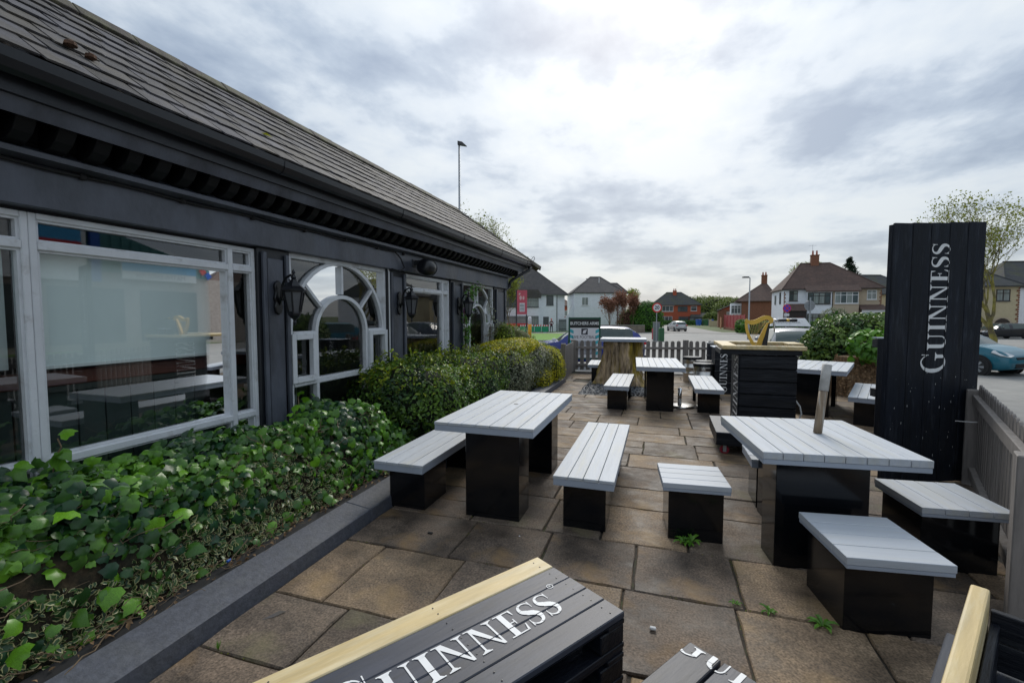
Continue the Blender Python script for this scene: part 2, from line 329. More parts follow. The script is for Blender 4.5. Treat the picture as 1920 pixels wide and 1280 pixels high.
T_HEART = T_([(0, .10, 0), (.26, -.02, -.03), (.46, .2, -.06), (.42, .5, -.02), (.22, .8, -.04), (0, 1.08, -.16), (-.22, .8, -.04), (-.42, .5, -.02), (-.46, .2, -.06), (-.26, -.02, -.03), (0, .45, .07)],
             [(i, i+1, 10) for i in range(9)]+[(9, 0, 10)], [.3]+[1]*9+[0])
T_NEEDLE = T_([(-.09, 0, 0), (.09, 0, 0), (0, 1, .02)], [(0, 1, 2)], [0, 0, 0])
def leafcloud(name, P, Nn, size, T, m, parent=None, tint=None, lay=.5):
    """P (n,3) positions, Nn (n,3) outward directions, size (n,), merged leaf geometry"""
    n = len(P); V, F, E = T
    Nn = Nn/np.linalg.norm(Nn, axis=1, keepdims=True)
    rd = rng.normal(size=(n, 3)); t = np.cross(Nn, rd); t /= np.linalg.norm(t, axis=1, keepdims=True)
    t[:, 2] -= 0; b = np.cross(Nn, t)
    size = np.broadcast_to(size, (n,)).astype(float)
    X = (V[None, :, 0:1]*b[:, None]+V[None, :, 1:2]*t[:, None]+V[None, :, 2:3]*Nn[:, None])*size[:, None, None]+P[:, None]
    k = len(V); X = X.reshape(-1, 3)
    lens = [len(f) for f in F]; flat = np.array([i for f in F for i in f]); L = len(flat)
    idx = (flat[None]+np.arange(n)[:, None]*k).ravel()
    me = bpy.data.meshes.new(name); me.vertices.add(n*k); me.vertices.foreach_set('co', X.ravel())
    me.loops.add(len(idx)); me.loops.foreach_set('vertex_index', idx.astype(np.int32))
    st = np.concatenate([[0], np.cumsum(lens)[:-1]]); starts = (st[None]+np.arange(n)[:, None]*L).ravel()
    me.polygons.add(n*len(F)); me.polygons.foreach_set('loop_start', starts.astype(np.int32))
    me.update(calc_edges=True)
    if tint is None: tint = rng.random(n)
    a = me.attributes.new('tint', 'FLOAT', 'POINT'); a.data.foreach_set('value', np.repeat(tint, k).astype(np.float32))
    a = me.attributes.new('edge', 'FLOAT', 'POINT'); a.data.foreach_set('value', np.tile(E, n).astype(np.float32))
    me.materials.append(m); me.validate()
    return link(name, me, parent)
def W(a, t, z=0):
    """a metres to the right, t metres ahead along the view heading -> world"""
    c, s = math.cos(YAW), math.sin(YAW)
    return (c*a-s*t, s*a+c*t, z)
def gz(t):
    xs = [-50, 14, 36, 65, 115, 400]; zs = [-.15, -.15, -.45, -.68, -.75, -.8]
    return float(np.interp(t, xs, zs))
def WG(a, t, dz=0): return W(a, t, gz(t)+dz)
def sheet(name, poly_at, m, dz, step=8):
    """flat ground sheet from corners given as (a,t); cut in strips along t so that it follows the slope"""
    bm = bmesh.new(); vs = [bm.verts.new((a, t, 0)) for a, t in poly_at]; bm.faces.new(vs)
    for t in (14, 36, 65, 115):
        bmesh.ops.bisect_plane(bm, geom=list(bm.verts)+list(bm.edges)+list(bm.faces), plane_co=(0, t, 0), plane_no=(0, 1, 0))
    for v in bm.verts: v.co = Vector(WG(v.co.x, v.co.y, dz))
    bmesh.ops.recalc_face_normals(bm, faces=bm.faces)
    for f in bm.faces:
        if f.normal.z < 0: f.normal_flip()
    me = bpy.data.meshes.new(name); bm.to_mesh(me); bm.free(); me.materials.append(m)
    return struct(link(name, me))

# ---------------------------------------------------------------- lettering
def arcstrip(pts, ws, n=6):
    P = [Vector(p) for p in pts]; out = []
    def cr(a, b, c, d, t): return .5*((2*b)+(c-a)*t+(2*a-5*b+4*c-d)*t*t+(3*b-a-3*c+d)*t**3)
    C = []; WW = []
    for i in range(len(P)-1):
        p0, p1, p2, p3 = P[max(i-1, 0)], P[i], P[i+1], P[min(i+2, len(P)-1)]
        for k in range(n):
            t = k/n; C.append(cr(p0, p1, p2, p3, t)); WW.append(ws[i]*(1-t)+ws[i+1]*t)
    C.append(P[-1]); WW.append(ws[-1])
    for i in range(len(C)-1):
        def nrm(j):
            d = (C[min(j+1, len(C)-1)]-C[max(j-1, 0)]); d.normalize(); return Vector((-d.y, d.x))
        a, b = nrm(i), nrm(i+1)
        out.append([tuple(C[i]+a*WW[i]), tuple(C[i]-a*WW[i]), tuple(C[i+1]-b*WW[i+1]), tuple(C[i+1]+b*WW[i+1])])
    return out
def rect(x0, x1, y0, y1): return [(x0, y0), (x1, y0), (x1, y1), (x0, y1)]
def serif(cx, y, hw, up, stem):
    s = 1 if up else -1   # up: serif at baseline (bracket rises)
    return [rect(cx-hw, cx+hw, min(y, y+.035*s), max(y, y+.035*s)),
            [(cx-hw*.75, y+.035*s), (cx+hw*.75, y+.035*s), (cx+stem, y+.10*s), (cx-stem, y+.10*s)]]
def glyph(ch):
    if ch == 'I': return [rect(.15, .35, 0, 1)]+serif(.25, 0, .24, True, .1)+serif(.25, 1, .24, False, .1), .52
    if ch == 'N': return [rect(.15, .215, 0, 1), rect(.80, .865, .0, 1), [(.10, 1), (.33, 1), (.865, 0), (.78, 0)]]+serif(.18, 0, .17, True, .03)+serif(.83, 1, .17, False, .03)+[rect(.0, .2, .965, 1)], 1.02
    if ch == 'U':
        return [rect(.12, .32, .32, 1), rect(.76, .82, .34, 1)]+serif(.22, 1, .22, False, .1)+serif(.79, 1, .17, False, .03)+arcstrip([(.22, .34), (.24, .16), (.36, .05), (.52, .025), (.68, .07), (.77, .18), (.79, .36)], [.10, .09, .055, .035, .03, .03, .03]), .98
    if ch == 'E':
        return [rect(.15, .35, 0, 1), rect(.02, .66, .96, 1), rect(.02, .70, 0, .04), rect(.35, .52, .49, .53), [(.58, .96), (.66, .96), (.66, .76), (.64, .76)], [(.62, .04), (.70, .04), (.74, .27), (.71, .27)], rect(.50, .535, .40, .62)], .78
    if ch == 'S':
        return arcstrip([(.56, .80), (.50, .92), (.34, .975), (.17, .93), (.09, .80), (.12, .67), (.24, .57), (.38, .49), (.50, .39), (.54, .24), (.47, .09), (.30, .025), (.15, .07), (.08, .20)],
                        [.010, .02, .025, .04, .058, .08, .098, .105, .10, .075, .05, .028, .02, .010])+[[(.54, .98), (.58, .98), (.57, .70), (.55, .70)], [(.05, .02), (.09, .02), (.09, .30), (.07, .30)]], .66
    if ch == 'G':
        pts = [(.98, .98), (.84, 1.20), (.60, 1.30), (.34, 1.20), (.16, .95), (.12, .63), (.18, .32), (.36, .08), (.62, -.02), (.86, .05), (.98, .14)]
        return arcstrip(pts, [.012, .025, .035, .06, .10, .115, .10, .065, .035, .03, .03])+[rect(.84, 1.03, .10, .52), rect(.70, 1.16, .50, .54), [(.78, .5), (1.10, .5), (1.03, .42), (.84, .42)], [(1.0, 1.28), (1.04, 1.28), (1.02, .88), (.99, .88)]], 1.22
SQ = .90
def word2d(s):
    L = []; x = 0
    for ch in s:
        g, w = glyph(ch)
        L.append([[((px+x)*SQ, py) for px, py in p] for p in g]); x += w+.06
    return L, x*SQ
def lettering(name, letters, *a, **k):
    return [letter1('letter', p, *a, **k) for p in letters]
def letter1(name, polys, org, ux, uy, h, parent, m, cuts=(), clip=(), lift=.0012):
    """cuts: (axis index, value, half gap) in the parent's frame; clip: planes (co, no) whose outer side is dropped"""
    bm = bmesh.new(); ux = Vector(ux); uy = Vector(uy); nn_ = ux.cross(uy).normalized(); org = Vector(org)
    for i, p in enumerate(polys):
        off = nn_*(lift+.00012*(i % 9))
        try: f = bm.faces.new([bm.verts.new(org+ux*(a*h)+uy*(b*h)+off) for a, b in p])
        except Exception: pass
    for ax, val, hg in cuts:
        for s_ in (-1, 1):
            co = Vector((0, 0, 0)); co[ax] = val+s_*hg; no = Vector((0, 0, 0)); no[ax] = 1
            bmesh.ops.bisect_plane(bm, geom=list(bm.verts)+list(bm.edges)+list(bm.faces), plane_co=co, plane_no=no)
        bmesh.ops.delete(bm, geom=[f for f in bm.faces if abs(f.calc_center_median()[ax]-val) < hg*.98], context='FACES')
    for co, no in clip:
        bmesh.ops.bisect_plane(bm, geom=list(bm.verts)+list(bm.edges)+list(bm.faces), plane_co=co, plane_no=no, clear_outer=True)
    if not bm.faces: bm.free(); return None
    me = bpy.data.meshes.new(name); bm.to_mesh(me); bm.free(); me.materials.append(m)
    return link(name, me, parent)
def sans(name, body, size, org, ux, uy, parent, m, lift=.002, bold=0, width=1):
    cu = bpy.data.curves.new(name, 'FONT'); cu.body = body; cu.size = size; cu.align_x = 'CENTER'; cu.align_y = 'CENTER'; cu.resolution_u = 3; cu.offset = bold
    o = bpy.data.objects.new(name, cu); COL.objects.link(o)
    dg = bpy.context.evaluated_depsgraph_get(); me = bpy.data.meshes.new_from_object(o.evaluated_get(dg)); bpy.data.objects.remove(o)
    ux = Vector(ux).normalized(); uy = Vector(uy).normalized(); nn_ = ux.cross(uy)
    M = Matrix((( ux.x*width, uy.x, nn_.x, 0), (ux.y*width, uy.y, nn_.y, 0), (ux.z*width, uy.z, nn_.z, 0), (0, 0, 0, 1)))
    me.transform(M); me.transform(Matrix.Translation(Vector(org)+nn_*lift)); me.materials.clear(); me.materials.append(m); me.name = name
    return link(name, me, parent)
# ================================================================ GROUND
def big_ground():
    MB_ = MB(); ts = [-60, 14, 36, 65, 115, 300, 700]
    vs = []; fs = []
    for t in ts:
        for a in (-600, 0, 600): vs.append(W(a, t, gz(t)-.02))
    for i in range(len(ts)-1):
        for k in range(2): fs.append((i*3+k, i*3+k+1, (i+1)*3+k+1, (i+1)*3+k))
    MB_.add(vs, fs); return struct(MB_.build('ground', field_m))
big_ground()
sheet('car_park', [(-40, -50), (90, -50), (90, 36), (-40, 36)], asphalt, 0.0)
sheet('road', [(-45, 36.0), (90, 36.0), (60, 62), (24, 60), (31, 110), (22, 112), (15.5, 66), (14.2, 58.5), (-45, 58.5)], asphalt, .002)
sheet('side_road', [(-90, 58.5), (15, 58.5), (15, 62.2), (-90, 61.0)], asphalt, .004)
sheet('pavement', [(-45, 56.2), (12.5, 55.2), (12.8, 57.2), (-45, 58.5)], pave_m, .02)
sheet('pavement', [(17.0, 60), (21, 58), (25, 54), (40, 46), (90, 34), (90, 38), (42, 50), (27, 57.5), (41, 112), (38, 112)], pave_m, .03)
sheet('grass_verge', [(-45, 36.5), (5, 36.2), (9.6, 36.6), (11.2, 38.5), (13.0, 50), (12.6, 54.5), (11.5, 55.2), (-45, 56.2)], grass_m, .03)
sheet('front_gardens', [(-60, 61.2), (15, 62.2), (15, 75), (-60, 75)], grass_m, .008)
sheet('grass_verge', [(21, 4), (30, 5), (37, 24), (29, 23)], grass_m, .03)
# kerb stones along the verge
kb = MB()
for i in range(60):
    a = -44+i*.92
    if a > 4: break
    x, y, z = WG(a, 36.3); kb.add([], [])
    m_ = MB(); 
    c0 = WG(a, 36.2); c1 = WG(a+.9, 36.2); c2 = WG(a+.9, 36.35); c3 = WG(a, 36.35)
    kb.add([c0, c1, c2, c3]+[(p[0], p[1], p[2]+.1) for p in (c0, c1, c2, c3)], [(0, 1, 5, 4), (4, 5, 6, 7), (2, 3, 7, 6), (0, 3, 7, 4), (1, 2, 6, 5)])
stuff(tag(kb.build('kerb_stones', pave_m), 'pale kerb stones edging the far grass verge beyond the parked blue car', 'kerb'))

# ---- patio
patio = struct(MB().add([(-2.2, -1.5, -.008), (2.75, -1.5, -.008), (2.5, 1, -.008), (2.1, 2.95, -.008), (3.1, 5.4, -.008), (4.5, 9, -.008), (5.6, 13.9, -.008), (-2.6, 13.1, -.008), (-5.6, 12.4, -.008), (-5.6, 11.2, -.008), (-2.2, 11.0, -.008),
   (-2.2, -1.5, -.2), (2.75, -1.5, -.2), (2.5, 1, -.2), (2.1, 2.95, -.2), (3.1, 5.4, -.2), (4.5, 9, -.2), (5.6, 13.9, -.2), (-2.6, 13.1, -.2), (-5.6, 12.4, -.2), (-5.6, 11.2, -.2), (-2.2, 11.0, -.2)],
   [tuple(range(11))]+[(i, (i+1) % 11, 11+(i+1) % 11, 11+i) for i in range(11)]).build('patio', mortar))
def riven(name, c, c2, c3):
    m = mat(name, c, .70, spec=.35, var=.34, vscale=5, bump=1.0, bscale=7, stretch=(1, 1.25, 1), col2=c2, c2=(.38, .62), c2scale=2.6, objvar=.24, rvar=.2); [setattr(q.inputs['Distance'], 'default_value', .014) for q in m.node_tree.nodes if q.type == 'BUMP']; [setattr(q.inputs['Distortion'], 'default_value', .25) for q in m.node_tree.nodes if q.type == 'TEX_NOISE']
    t = m.node_tree; b = t.nodes['Principled BSDF']
    src = b.inputs['Base Color'].links[0].from_socket
    tcn = t.nodes.new('ShaderNodeTexCoord'); n = t.nodes.new('ShaderNodeTexNoise'); n.inputs['Scale'].default_value = 90; n.inputs['Detail'].default_value = 3
    t.links.new(tcn.outputs['Object'], n.inputs[0])
    mr = t.nodes.new('ShaderNodeMapRange'); mr.inputs[1].default_value = .3; mr.inputs[2].default_value = .7; mr.inputs[3].default_value = .50; mr.inputs[4].default_value = 1.5; t.links.new(n.outputs[0], mr.inputs[0])
    vm = t.nodes.new('ShaderNodeVectorMath'); vm.operation = 'SCALE'; t.links.new(src, vm.inputs[0]); t.links.new(mr.outputs[0], vm.inputs['Scale'])
    n2 = t.nodes.new('ShaderNodeTexNoise'); n2.inputs['Scale'].default_value = 2.3; n2.inputs['Detail'].default_value = 5
    t.links.new(tcn.outputs['Object'], n2.inputs[0])
    m2 = t.nodes.new('ShaderNodeMapRange'); m2.inputs[1].default_value = .56; m2.inputs[2].default_value = .7; m2.inputs[4].default_value = .7; t.links.new(n2.outputs[0], m2.inputs[0])
    mx = t.nodes.new('ShaderNodeMix'); mx.data_type = 'RGBA'; t.links.new(m2.outputs[0], mx.inputs[0]); t.links.new(vm.outputs[0], mx.inputs[6]); mx.inputs[7].default_value = (*c3, 1)
    t.links.new(mx.outputs[2], b.inputs['Base Color'])
    return m
st1 = riven('riven_stone_brown', (.142, .106, .078), (.080, .062, .049), (.24, .15, .065))
st2 = riven('riven_stone_grey', (.150, .115, .085), (.095, .074, .058), (.15, .135, .07))
st3 = riven('riven_stone_buff', (.205, .148, .095), (.14, .10, .066), (.28, .19, .09))
PX = [(-2.2, -1.5), (3.9, -1.5)]
def right_edge(y): return float(np.interp(y, [-2, 1, 3, 5.4, 9, 14], [2.6, 2.4, 2.03, 3.0, 4.35, 5.4]))
slabs = []
ys = [-1.4, -.95, -.5, .02, .55, 1.02, 1.57, 2.03, 2.68, 3.24, 3.86, 4.32, 4.93, 5.4, 5.98, 6.42, 6.86, 7.4, 7.95, 8.4, 8.9, 9.35, 9.95, 10.5, 10.95, 11.5, 11.95, 12.5, 13.0, 13.6]
sr = random.Random(21)
for i in range(len(ys)-1):
    y0, y1 = ys[i], ys[i+1]; x = -2.12 if y0 < 10.9 else -5.5
    if y0 < 10.9: x += 0
    first = True
    while x < right_edge(y0):
        w = sr.choice([.42, .6, .6, .75, .9])
        if first: w = sr.uniform(.3, .85); first = False
        x1 = min(x+w, right_edge(y0)+.04)
        if sr.random() < .14 and y1-y0 > .5 and w > .55:
            ym = (y0+y1)/2; slabs += [(x, x1, y0, ym), (x, x1, ym, y1)]
        else: slabs.append((x, x1, y0, y1))
        x = x1
def inbed(cx, cy): return -1.55 < cx < -.15 and 9.3 < cy < 12.1
for (x0, x1, y0, y1) in slabs:
    cx, cy = (x0+x1)/2, (y0+y1)/2
    if inbed(cx, cy) or (cy > 12.6+.15*cx+.35): continue
    g = .0055; hx, hy = (x1-x0)/2-g, (y1-y0)/2-g
    pts = []
    n = 4
    for a, b in (((-hx, -hy), (hx, -hy)), ((hx, -hy), (hx, hy)), ((hx, hy), (-hx, hy)), ((-hx, hy), (-hx, -hy))):
        for k in range(n):
            t = k/n; jx = sr.uniform(-.005, .005); jy = sr.uniform(-.005, .005)
            pts.append((a[0]+(b[0]-a[0])*t+jx, a[1]+(b[1]-a[1])*t+jy))
    m = MB(); k = len(pts); top = [(px, py, .002+sr.uniform(-.003, .003)) for px, py in [(p[0]-math.copysign(.006, p[0]), p[1]-math.copysign(.006, p[1])) for p in pts]]
    mid = [(px, py, -.006) for px, py in pts]; bot = [(px, py, -.03) for px, py in pts]
    m.add(top+mid+bot, [tuple(range(k))]+[(i, (i+1) % k, k+(i+1) % k, k+i) for i in range(k)]+[(k+i, k+(i+1) % k, 2*k+(i+1) % k, 2*k+i) for i in range(k)])
    far = cy > 4.5
    mt = sr.choice([st1, st1, st2, st3] if not far else [st1, st2, st3, st3])
    m.build('paving_slab', mt, patio, loc=(cx, cy, .006))
# moss in the joints
P = []; 
for _ in range(9000):
    s = slabs[sr.randrange(len(slabs))]; side = sr.random()
    if side < .5: x = s[1]; y = sr.uniform(s[2], s[3])
    else: x = sr.uniform(s[0], s[1]); y = s[3]
    if noise.noise(Vector((x*1.3, y*1.3, 5))) > .12 and y < 9: P.append((x+sr.gauss(0, .004), y+sr.gauss(0, .004), .001+sr.random()*.006))
P = np.array(P); stuff(leafcloud('joint_moss', P, np.tile([0, 0, 1.], (len(P), 1))+rng.normal(0, .5, (len(P), 3)), .012, T_DIAMOND, leafmat('joint_moss_leaf', (.07, .08, .01), (.16, .17, .02), rough=.9), patio))
bed = MB(); bed.add([(-1.55, 9.2, .012), (-.15, 9.35, .012), (-.1, 12.1, .012), (-1.6, 12.05, .012), (-1.55, 9.2, -.1), (-.15, 9.35, -.1), (-.1, 12.1, -.1), (-1.6, 12.05, -.1)], [(0, 1, 2, 3), (0, 1, 5, 4), (1, 2, 6, 5), (2, 3, 7, 6), (3, 0, 4, 7)])
tag(bed.build('slate_bed', slate_chip), 'patch of grey slate chippings round the foot of the big stump', 'gravel', kind='stuff')
n = 2600; P = np.stack([rng.uniform(-1.55, -.15, n), rng.uniform(9.25, 12.05, n), rng.uniform(.012, .03, n)], 1)
tag(leafcloud('slate_chippings', P, np.array([0, 0, 1])+rng.normal(0, .45, (n, 3)), rng.uniform(.03, .06, n), T_DIAMOND, slate_chip), 'loose grey slate chips scattered round the big stump', 'gravel', kind='stuff')

# ================================================================ PUB
XW = -3.55
pub = thing('pub_building', 'long single storey pub with slate roof, dark grey woodwork and white framed windows', 'pub')
YE = 10.35
m = MB(); m.box(-3.56, -3.50, -1.5, YE, .0, .42); m.box(-3.58, -3.52, -1.5, YE, 2.22, 2.30); m.build('base_panel', dark_paint, pub, bevel=.004)
m = MB(); m.box(-6.4, -3.6, YE-.12, YE, 0, 2.5); m.build('end_wall', slate_paint, pub)
m = MB(); m.box(-6.5, -6.4, -1.5, YE, 0, 2.5); m.box(-6.4, -3.58, -1.5, YE-.12, -.1, .1); m.box(-6.4, -3.58, -1.6, -1.5, 0, 2.5); m.box(-6.4, -3.58, -1.5, YE-.12, 2.42, 2.46); m.build('room_wall', room_m, pub)
for i in range(27):
    y = -1.1+i*.165; m = MB(); m.box(-3.80, -3.785, y, y+.158, .1, 1.12); m.build('reflection_board', mat_w if i else (mat_w := mat('dark_green_reflection', (.030, .045, .042), .5, var=.1, objvar=.15)), pub, bevel=.003)  # boards added to stand in for upright reflections in the lower panes
m = MB(); m.box(-3.95, -3.74, -1.1, 3.35, 1.12, 1.16); m.build('inner_sill', room_m, pub)
m = MB(); m.box(-3.78, -3.72, -1.1, 3.35, 1.16, 1.26); m.build('inner_rail', room_rail, pub, bevel=.01)
# beam, ledge, soffit boards, fascia, gutter
m = MB(); m.box(-3.60, -3.42, -1.5, YE+.02, 2.24, 2.49); m.build('beam', slate_paint, pub, bevel=.006)
m = MB(); m.prism([(-3.42, 2.49), (-3.33, 2.505), (-3.33, 2.535), (-3.42, 2.58)], YE+1.55, 'y', -1.5); m.build('ledge', slate_paint, pub)
m = MB(); m.box(-3.60, -3.42, -1.5, YE, 2.492, 2.80); m.build('frieze', corbel_m, pub)
m = MB(); m.box(-3.56, -3.13, -1.5, YE+.55, 2.735, 2.765); m.build('soffit', corbel_m, pub)
m = MB(); m.prism([(-3.20, 2.665), (-3.165, 2.655), (-3.135, 2.735), (-3.17, 2.735)], YE+2.05, 'y', -1.5); m.build('lower_fascia', slate_paint, pub)
m = MB(); m.box(-3.135, -3.105, -1.5, YE+.6, 2.735, 2.93); m.build('gutter_board', dark_paint, pub)
# return eaves across the end
m = MB(); m.box(-6.3, -3.135, YE+.57, YE+.60, 2.735, 2.93); m.box(-6.3, -3.60, YE, YE+.1, 2.24, 2.49); m.box(-6.3, -3.2, YE+.02, YE+.57, 2.735, 2.765); m.build('end_eaves', dark_paint, pub)
prof = [(-3.10+.0, 2.905), (-3.095, 2.86), (-3.075, 2.825), (-3.045, 2.812), (-3.015, 2.825), (-2.995, 2.86), (-2.99, 2.905), (-2.982, 2.905), (-2.986, 2.855), (-3.008, 2.815), (-3.045, 2.80), (-3.082, 2.815), (-3.105, 2.855), (-3.108, 2.905)]
m = MB(); m.prism(prof, YE+2.2, 'y', -1.5); gut = m.build('gutter', plastic_black, pub, smooth=False)
for y in np.arange(-.6, 11, 1.85):
    m = MB(); m.prism([(a-.004 if a < -3.045 else a+.004, b-.004) for a, b in prof], .03, 'y', float(y)); m.build('bracket', plastic_black, gut)
m = MB(); m.tube([(-3.04, 10.85, 2.82), (-3.04, 10.83, 2.72), (-3.30, 10.45, 2.50), (-3.38, 10.38, 2.42), (-3.40, 10.36, 2.30), (-3.5, 10.2, 2.18), (-3.5, 10.12, 2.05), (-3.5, 10.12, 0.05)], .036, 10); m.build('downpipe', plastic_black, pub, smooth=True)
cor = MB(); cor.box(-3.42, -3.17, 0, .01, 2.55, 2.56)
cornice = MB().box(-3.425, -3.40, -1.5, YE, 2.60, 2.735).build('cornice', corbel_m, pub)
arc = [(-3.40, 2.735), (-3.40, 2.545)]+[(-3.385+.19*math.sin(R(a)), 2.725-.18*math.cos(R(a))) for a in (5, 25, 45, 65, 85)]+[(-3.195, 2.735)]
cme = MB().prism(arc, .085, 'y', -.0425).mesh('corbel', corbel_m)
MB().box(-3.42, -3.175, 10.30, 10.36, 2.54, 2.735).build('cornice_end', corbel_m, cornice)
for i in range(63): link('corbel', cme, cornice, loc=(0, -.95+i*.18, 0), bevel=.004)
m = MB(); pts = []
for i in range(40):
    y = -1.4+i*.175; pts.append((-3.405, y, 2.475+.006*math.sin(i*1.3)))
m.tube(pts, .011, 6)
for i in range(12): m.box(-3.42, -3.39, -1.2+i*.62, -1.17+i*.62, 2.455, 2.49)
m.tube([(-3.40, 5.42, 2.47), (-3.38, 5.52, 2.40), (-3.37, 5.60, 2.28), (-3.38, 5.50, 2.22), (-3.41, 5.35, 2.24)], .010, 6)
m.build('cable', rubber, pub, smooth=True)
# roof
EX, EZ, RX, RZ = -3.03, 2.925, -4.62, 4.10
SL = math.hypot(RX-EX, RZ-EZ); sd = Vector(((RX-EX)/SL, 0, (RZ-EZ)/SL)); nd = Vector((-sd.z*-1, 0, 0)); nd = Vector((sd.z, 0, -sd.x))
HY0, HY1 = 11.0, 9.9
m = MB(); o_ = -nd*.03
def rp(x, y, z): return (x+o_.x, y, z+o_.z)
m.add([rp(EX, -1.5, EZ), rp(EX, HY0-.05, EZ), rp(RX, HY1, RZ), rp(RX, -1.5, RZ), (2*RX-EX, -1.5, EZ), (2*RX-EX, HY0-.05, EZ)], [(0, 1, 2, 3), (3, 2, 5, 4), (1, 5, 2)])
roof = m.build('roof', slate, pub)
rot = Matrix(((0, sd.x, nd.x), (1, 0, 0), (0, sd.z, nd.z)))
smesh = []
for k in range(6):
    j = [random.uniform(-.012, .012) for _ in range(8)]; j[0] = abs(j[0])*.6; j[3] = -abs(j[3])*.6
    m = MB(); h = .119
    m.add([(-h+j[0], -.02+j[1], 0), (0, -.02+j[2]*.7, 0), (h+j[3], -.02+j[4], 0), (h, .31, 0), (-h, .31, 0), (-h+j[0], -.02+j[1], .011), (0, -.02+j[2]*.7, .013), (h+j[3], -.02+j[4], .011), (h, .31, .006), (-h, .31, .006)],
          [(5, 6, 7, 8, 9), (0, 1, 6, 5), (1, 2, 7, 6), (2, 3, 8, 7), (4, 0, 5, 9)])
    smesh.append(m.mesh('slate', slate))
SLS = []
for r_ in range(8):
    s0 = r_*.245
    for c in range(54):
        y = -1.35+c*.252+(.126 if r_ % 2 else 0)+random.uniform(-.008, .008)
        ye = HY0+(HY1-HY0)*(s0+.1)/SL
        if y+.12 > ye+.04: continue
        SLS.append((y, s0, y < .35))
SLS.sort(key=lambda q: (q[0] < .2, q[0]))
vis = [q for q in SLS if q[0] >= .2]; far_n = [q for q in SLS if q[0] < .2]
parts = vis[:300]; rest = vis[300:]+far_n
bmr = bmesh.new()
for i, (y, s0, _) in enumerate(parts+rest):
    p = Vector((EX, y, EZ))+sd*s0
    tilt = Matrix.Rotation(R(-2.0+random.uniform(-.7, .7)), 3, 'X') @ Matrix.Rotation(R(random.uniform(-.5, .5)), 3, 'Z')
    M3 = rot @ tilt; M4 = Matrix.Translation(p+nd*(.012+random.uniform(0, .003))) @ M3.to_4x4()
    me = smesh[i % 6]
    if i < len(parts):
        o = link('slate', me, roof); o.matrix_local = M4
    else:
        t = me.copy(); t.transform(M4); bmr.from_mesh(t); bpy.data.meshes.remove(t)
me = bpy.data.meshes.new('slate_courses'); bmr.to_mesh(me); bmr.free(); me.materials.append(slate); stuff(link('slate_courses', me, roof))
rt = MB().prism([(-.15, -.085), (-.05, .02), (.05, .02), (.15, -.085), (.13, -.11), (0, -.015), (-.13, -.11)], .435, 'y', 0).mesh('ridge_tile', ridge_m)
y = -1.4
while y < HY1-.1:
    link('ridge_tile', rt, roof, loc=(RX, y, RZ+.03+random.uniform(-.004, .004)), bevel=.006); y += .44
hd = Vector((EX-RX, HY0-HY1, EZ-RZ)); hl = hd.length; hd.normalize()
k = 0
while k*.42 < hl-.05:
    o = link('hip_tile', rt, roof, bevel=.006); o.rotation_mode = 'QUATERNION'
    o.rotation_quaternion = hd.to_track_quat('Y', 'Z'); o.location = Vector((RX, HY1, RZ+.03))+hd*(k*.42); k += 1
m = MB(); e0 = Vector((EX+.02, HY0+.02, EZ+.03))
m.tube([e0, e0+Vector((.03, .02, .03)), e0+Vector((.05, .03, .08)), e0+Vector((.03, .02, .12)), e0+Vector((0, 0, .10)), e0+Vector((.01, 0, .07))], .008, 6); m.build('hip_iron', dark_steel, roof)
n = 260; s_ = rng.uniform(.02, .98, n); P = np.array([Vector((RX, HY1, RZ+.045))+hd*hl*a for a in s_])+rng.normal(0, [.05, .05, .012], (n, 3))
stuff(leafcloud('roof_moss', P, np.tile([.2, .2, 1.], (n, 1))+rng.normal(0, .5, (n, 3)), rng.uniform(.02, .05, n), T_DIAMOND, moss, roof))
m = MB(); p = Vector((EX, 1.95, EZ))+sd*.40+nd*.03
m.lathe([(.01, -.01), (.03, 0), (.028, .02), (.01, .03)], 8, p); m.lathe([(.01, -.01), (.035, 0), (.03, .02), (.01, .035)], 8, p+Vector((-.02, -.09, .03))); m.build('moss_clump', mat('brown_moss', (.09, .045, .025), .95, var=.4, vscale=40, bump=1, bscale=80), roof)
leaf1 = MB(); p = Vector((EX, 3.3, EZ))+sd*.52+nd*.03
tag(link('fallen_leaf', None if False else MB().add([tuple(p+Vector(q)) for q in ((0, 0, 0), (.02, .04, .01), (.01, .12, .0), (-.03, .06, .01))], [(0, 1, 2, 3)]).mesh('fallen_leaf', leafmat('yellow_leaf', (.4, .42, .03), (.4, .42, .03)))), 'small yellow-green leaf lying on the roof slates', 'leaf')

# ---- windows
def ring(cy, cz, ry, rz, w, a0, a1, x0, x1, n=20):
    m = MB()
    for i in range(n):
        A = R(a0+(a1-a0)*i/n); B = R(a0+(a1-a0)*(i+1)/n)
        q = [(cy+(ry+s*w/2)*math.cos(t), cz+(rz+s*w/2)*math.sin(t)) for t, s in ((A, -1), (A, 1), (B, 1), (B, -1))]
        m.add([(x, a, b) for x in (x0, x1) for a, b in q], [(4, 5, 6, 7), (0, 1, 5, 4), (2, 3, 7, 6), (1, 2, 6, 5), (3, 0, 4, 7)])
    return m
def pane(poly, parent, x=XW): return MB().add([(x, a, b) for a, b in poly], [tuple(range(len(poly)))]).build('pane', pane_m, parent)
def wframe(y0, y1, z0, z1, w=.055, x0=-3.60, x1=-3.50):
    m = MB(); m.box(x0, x1, y0, y0+w, z0, z1); m.box(x0, x1, y1-w, y1, z0, z1); m.box(x0, x1+.002, y0+w, y1-w, z0, z0+w); m.box(x0, x1+.002, y0+w, y1-w, z1-w, z1)
    return m
Z0, Z1 = .42, 2.22
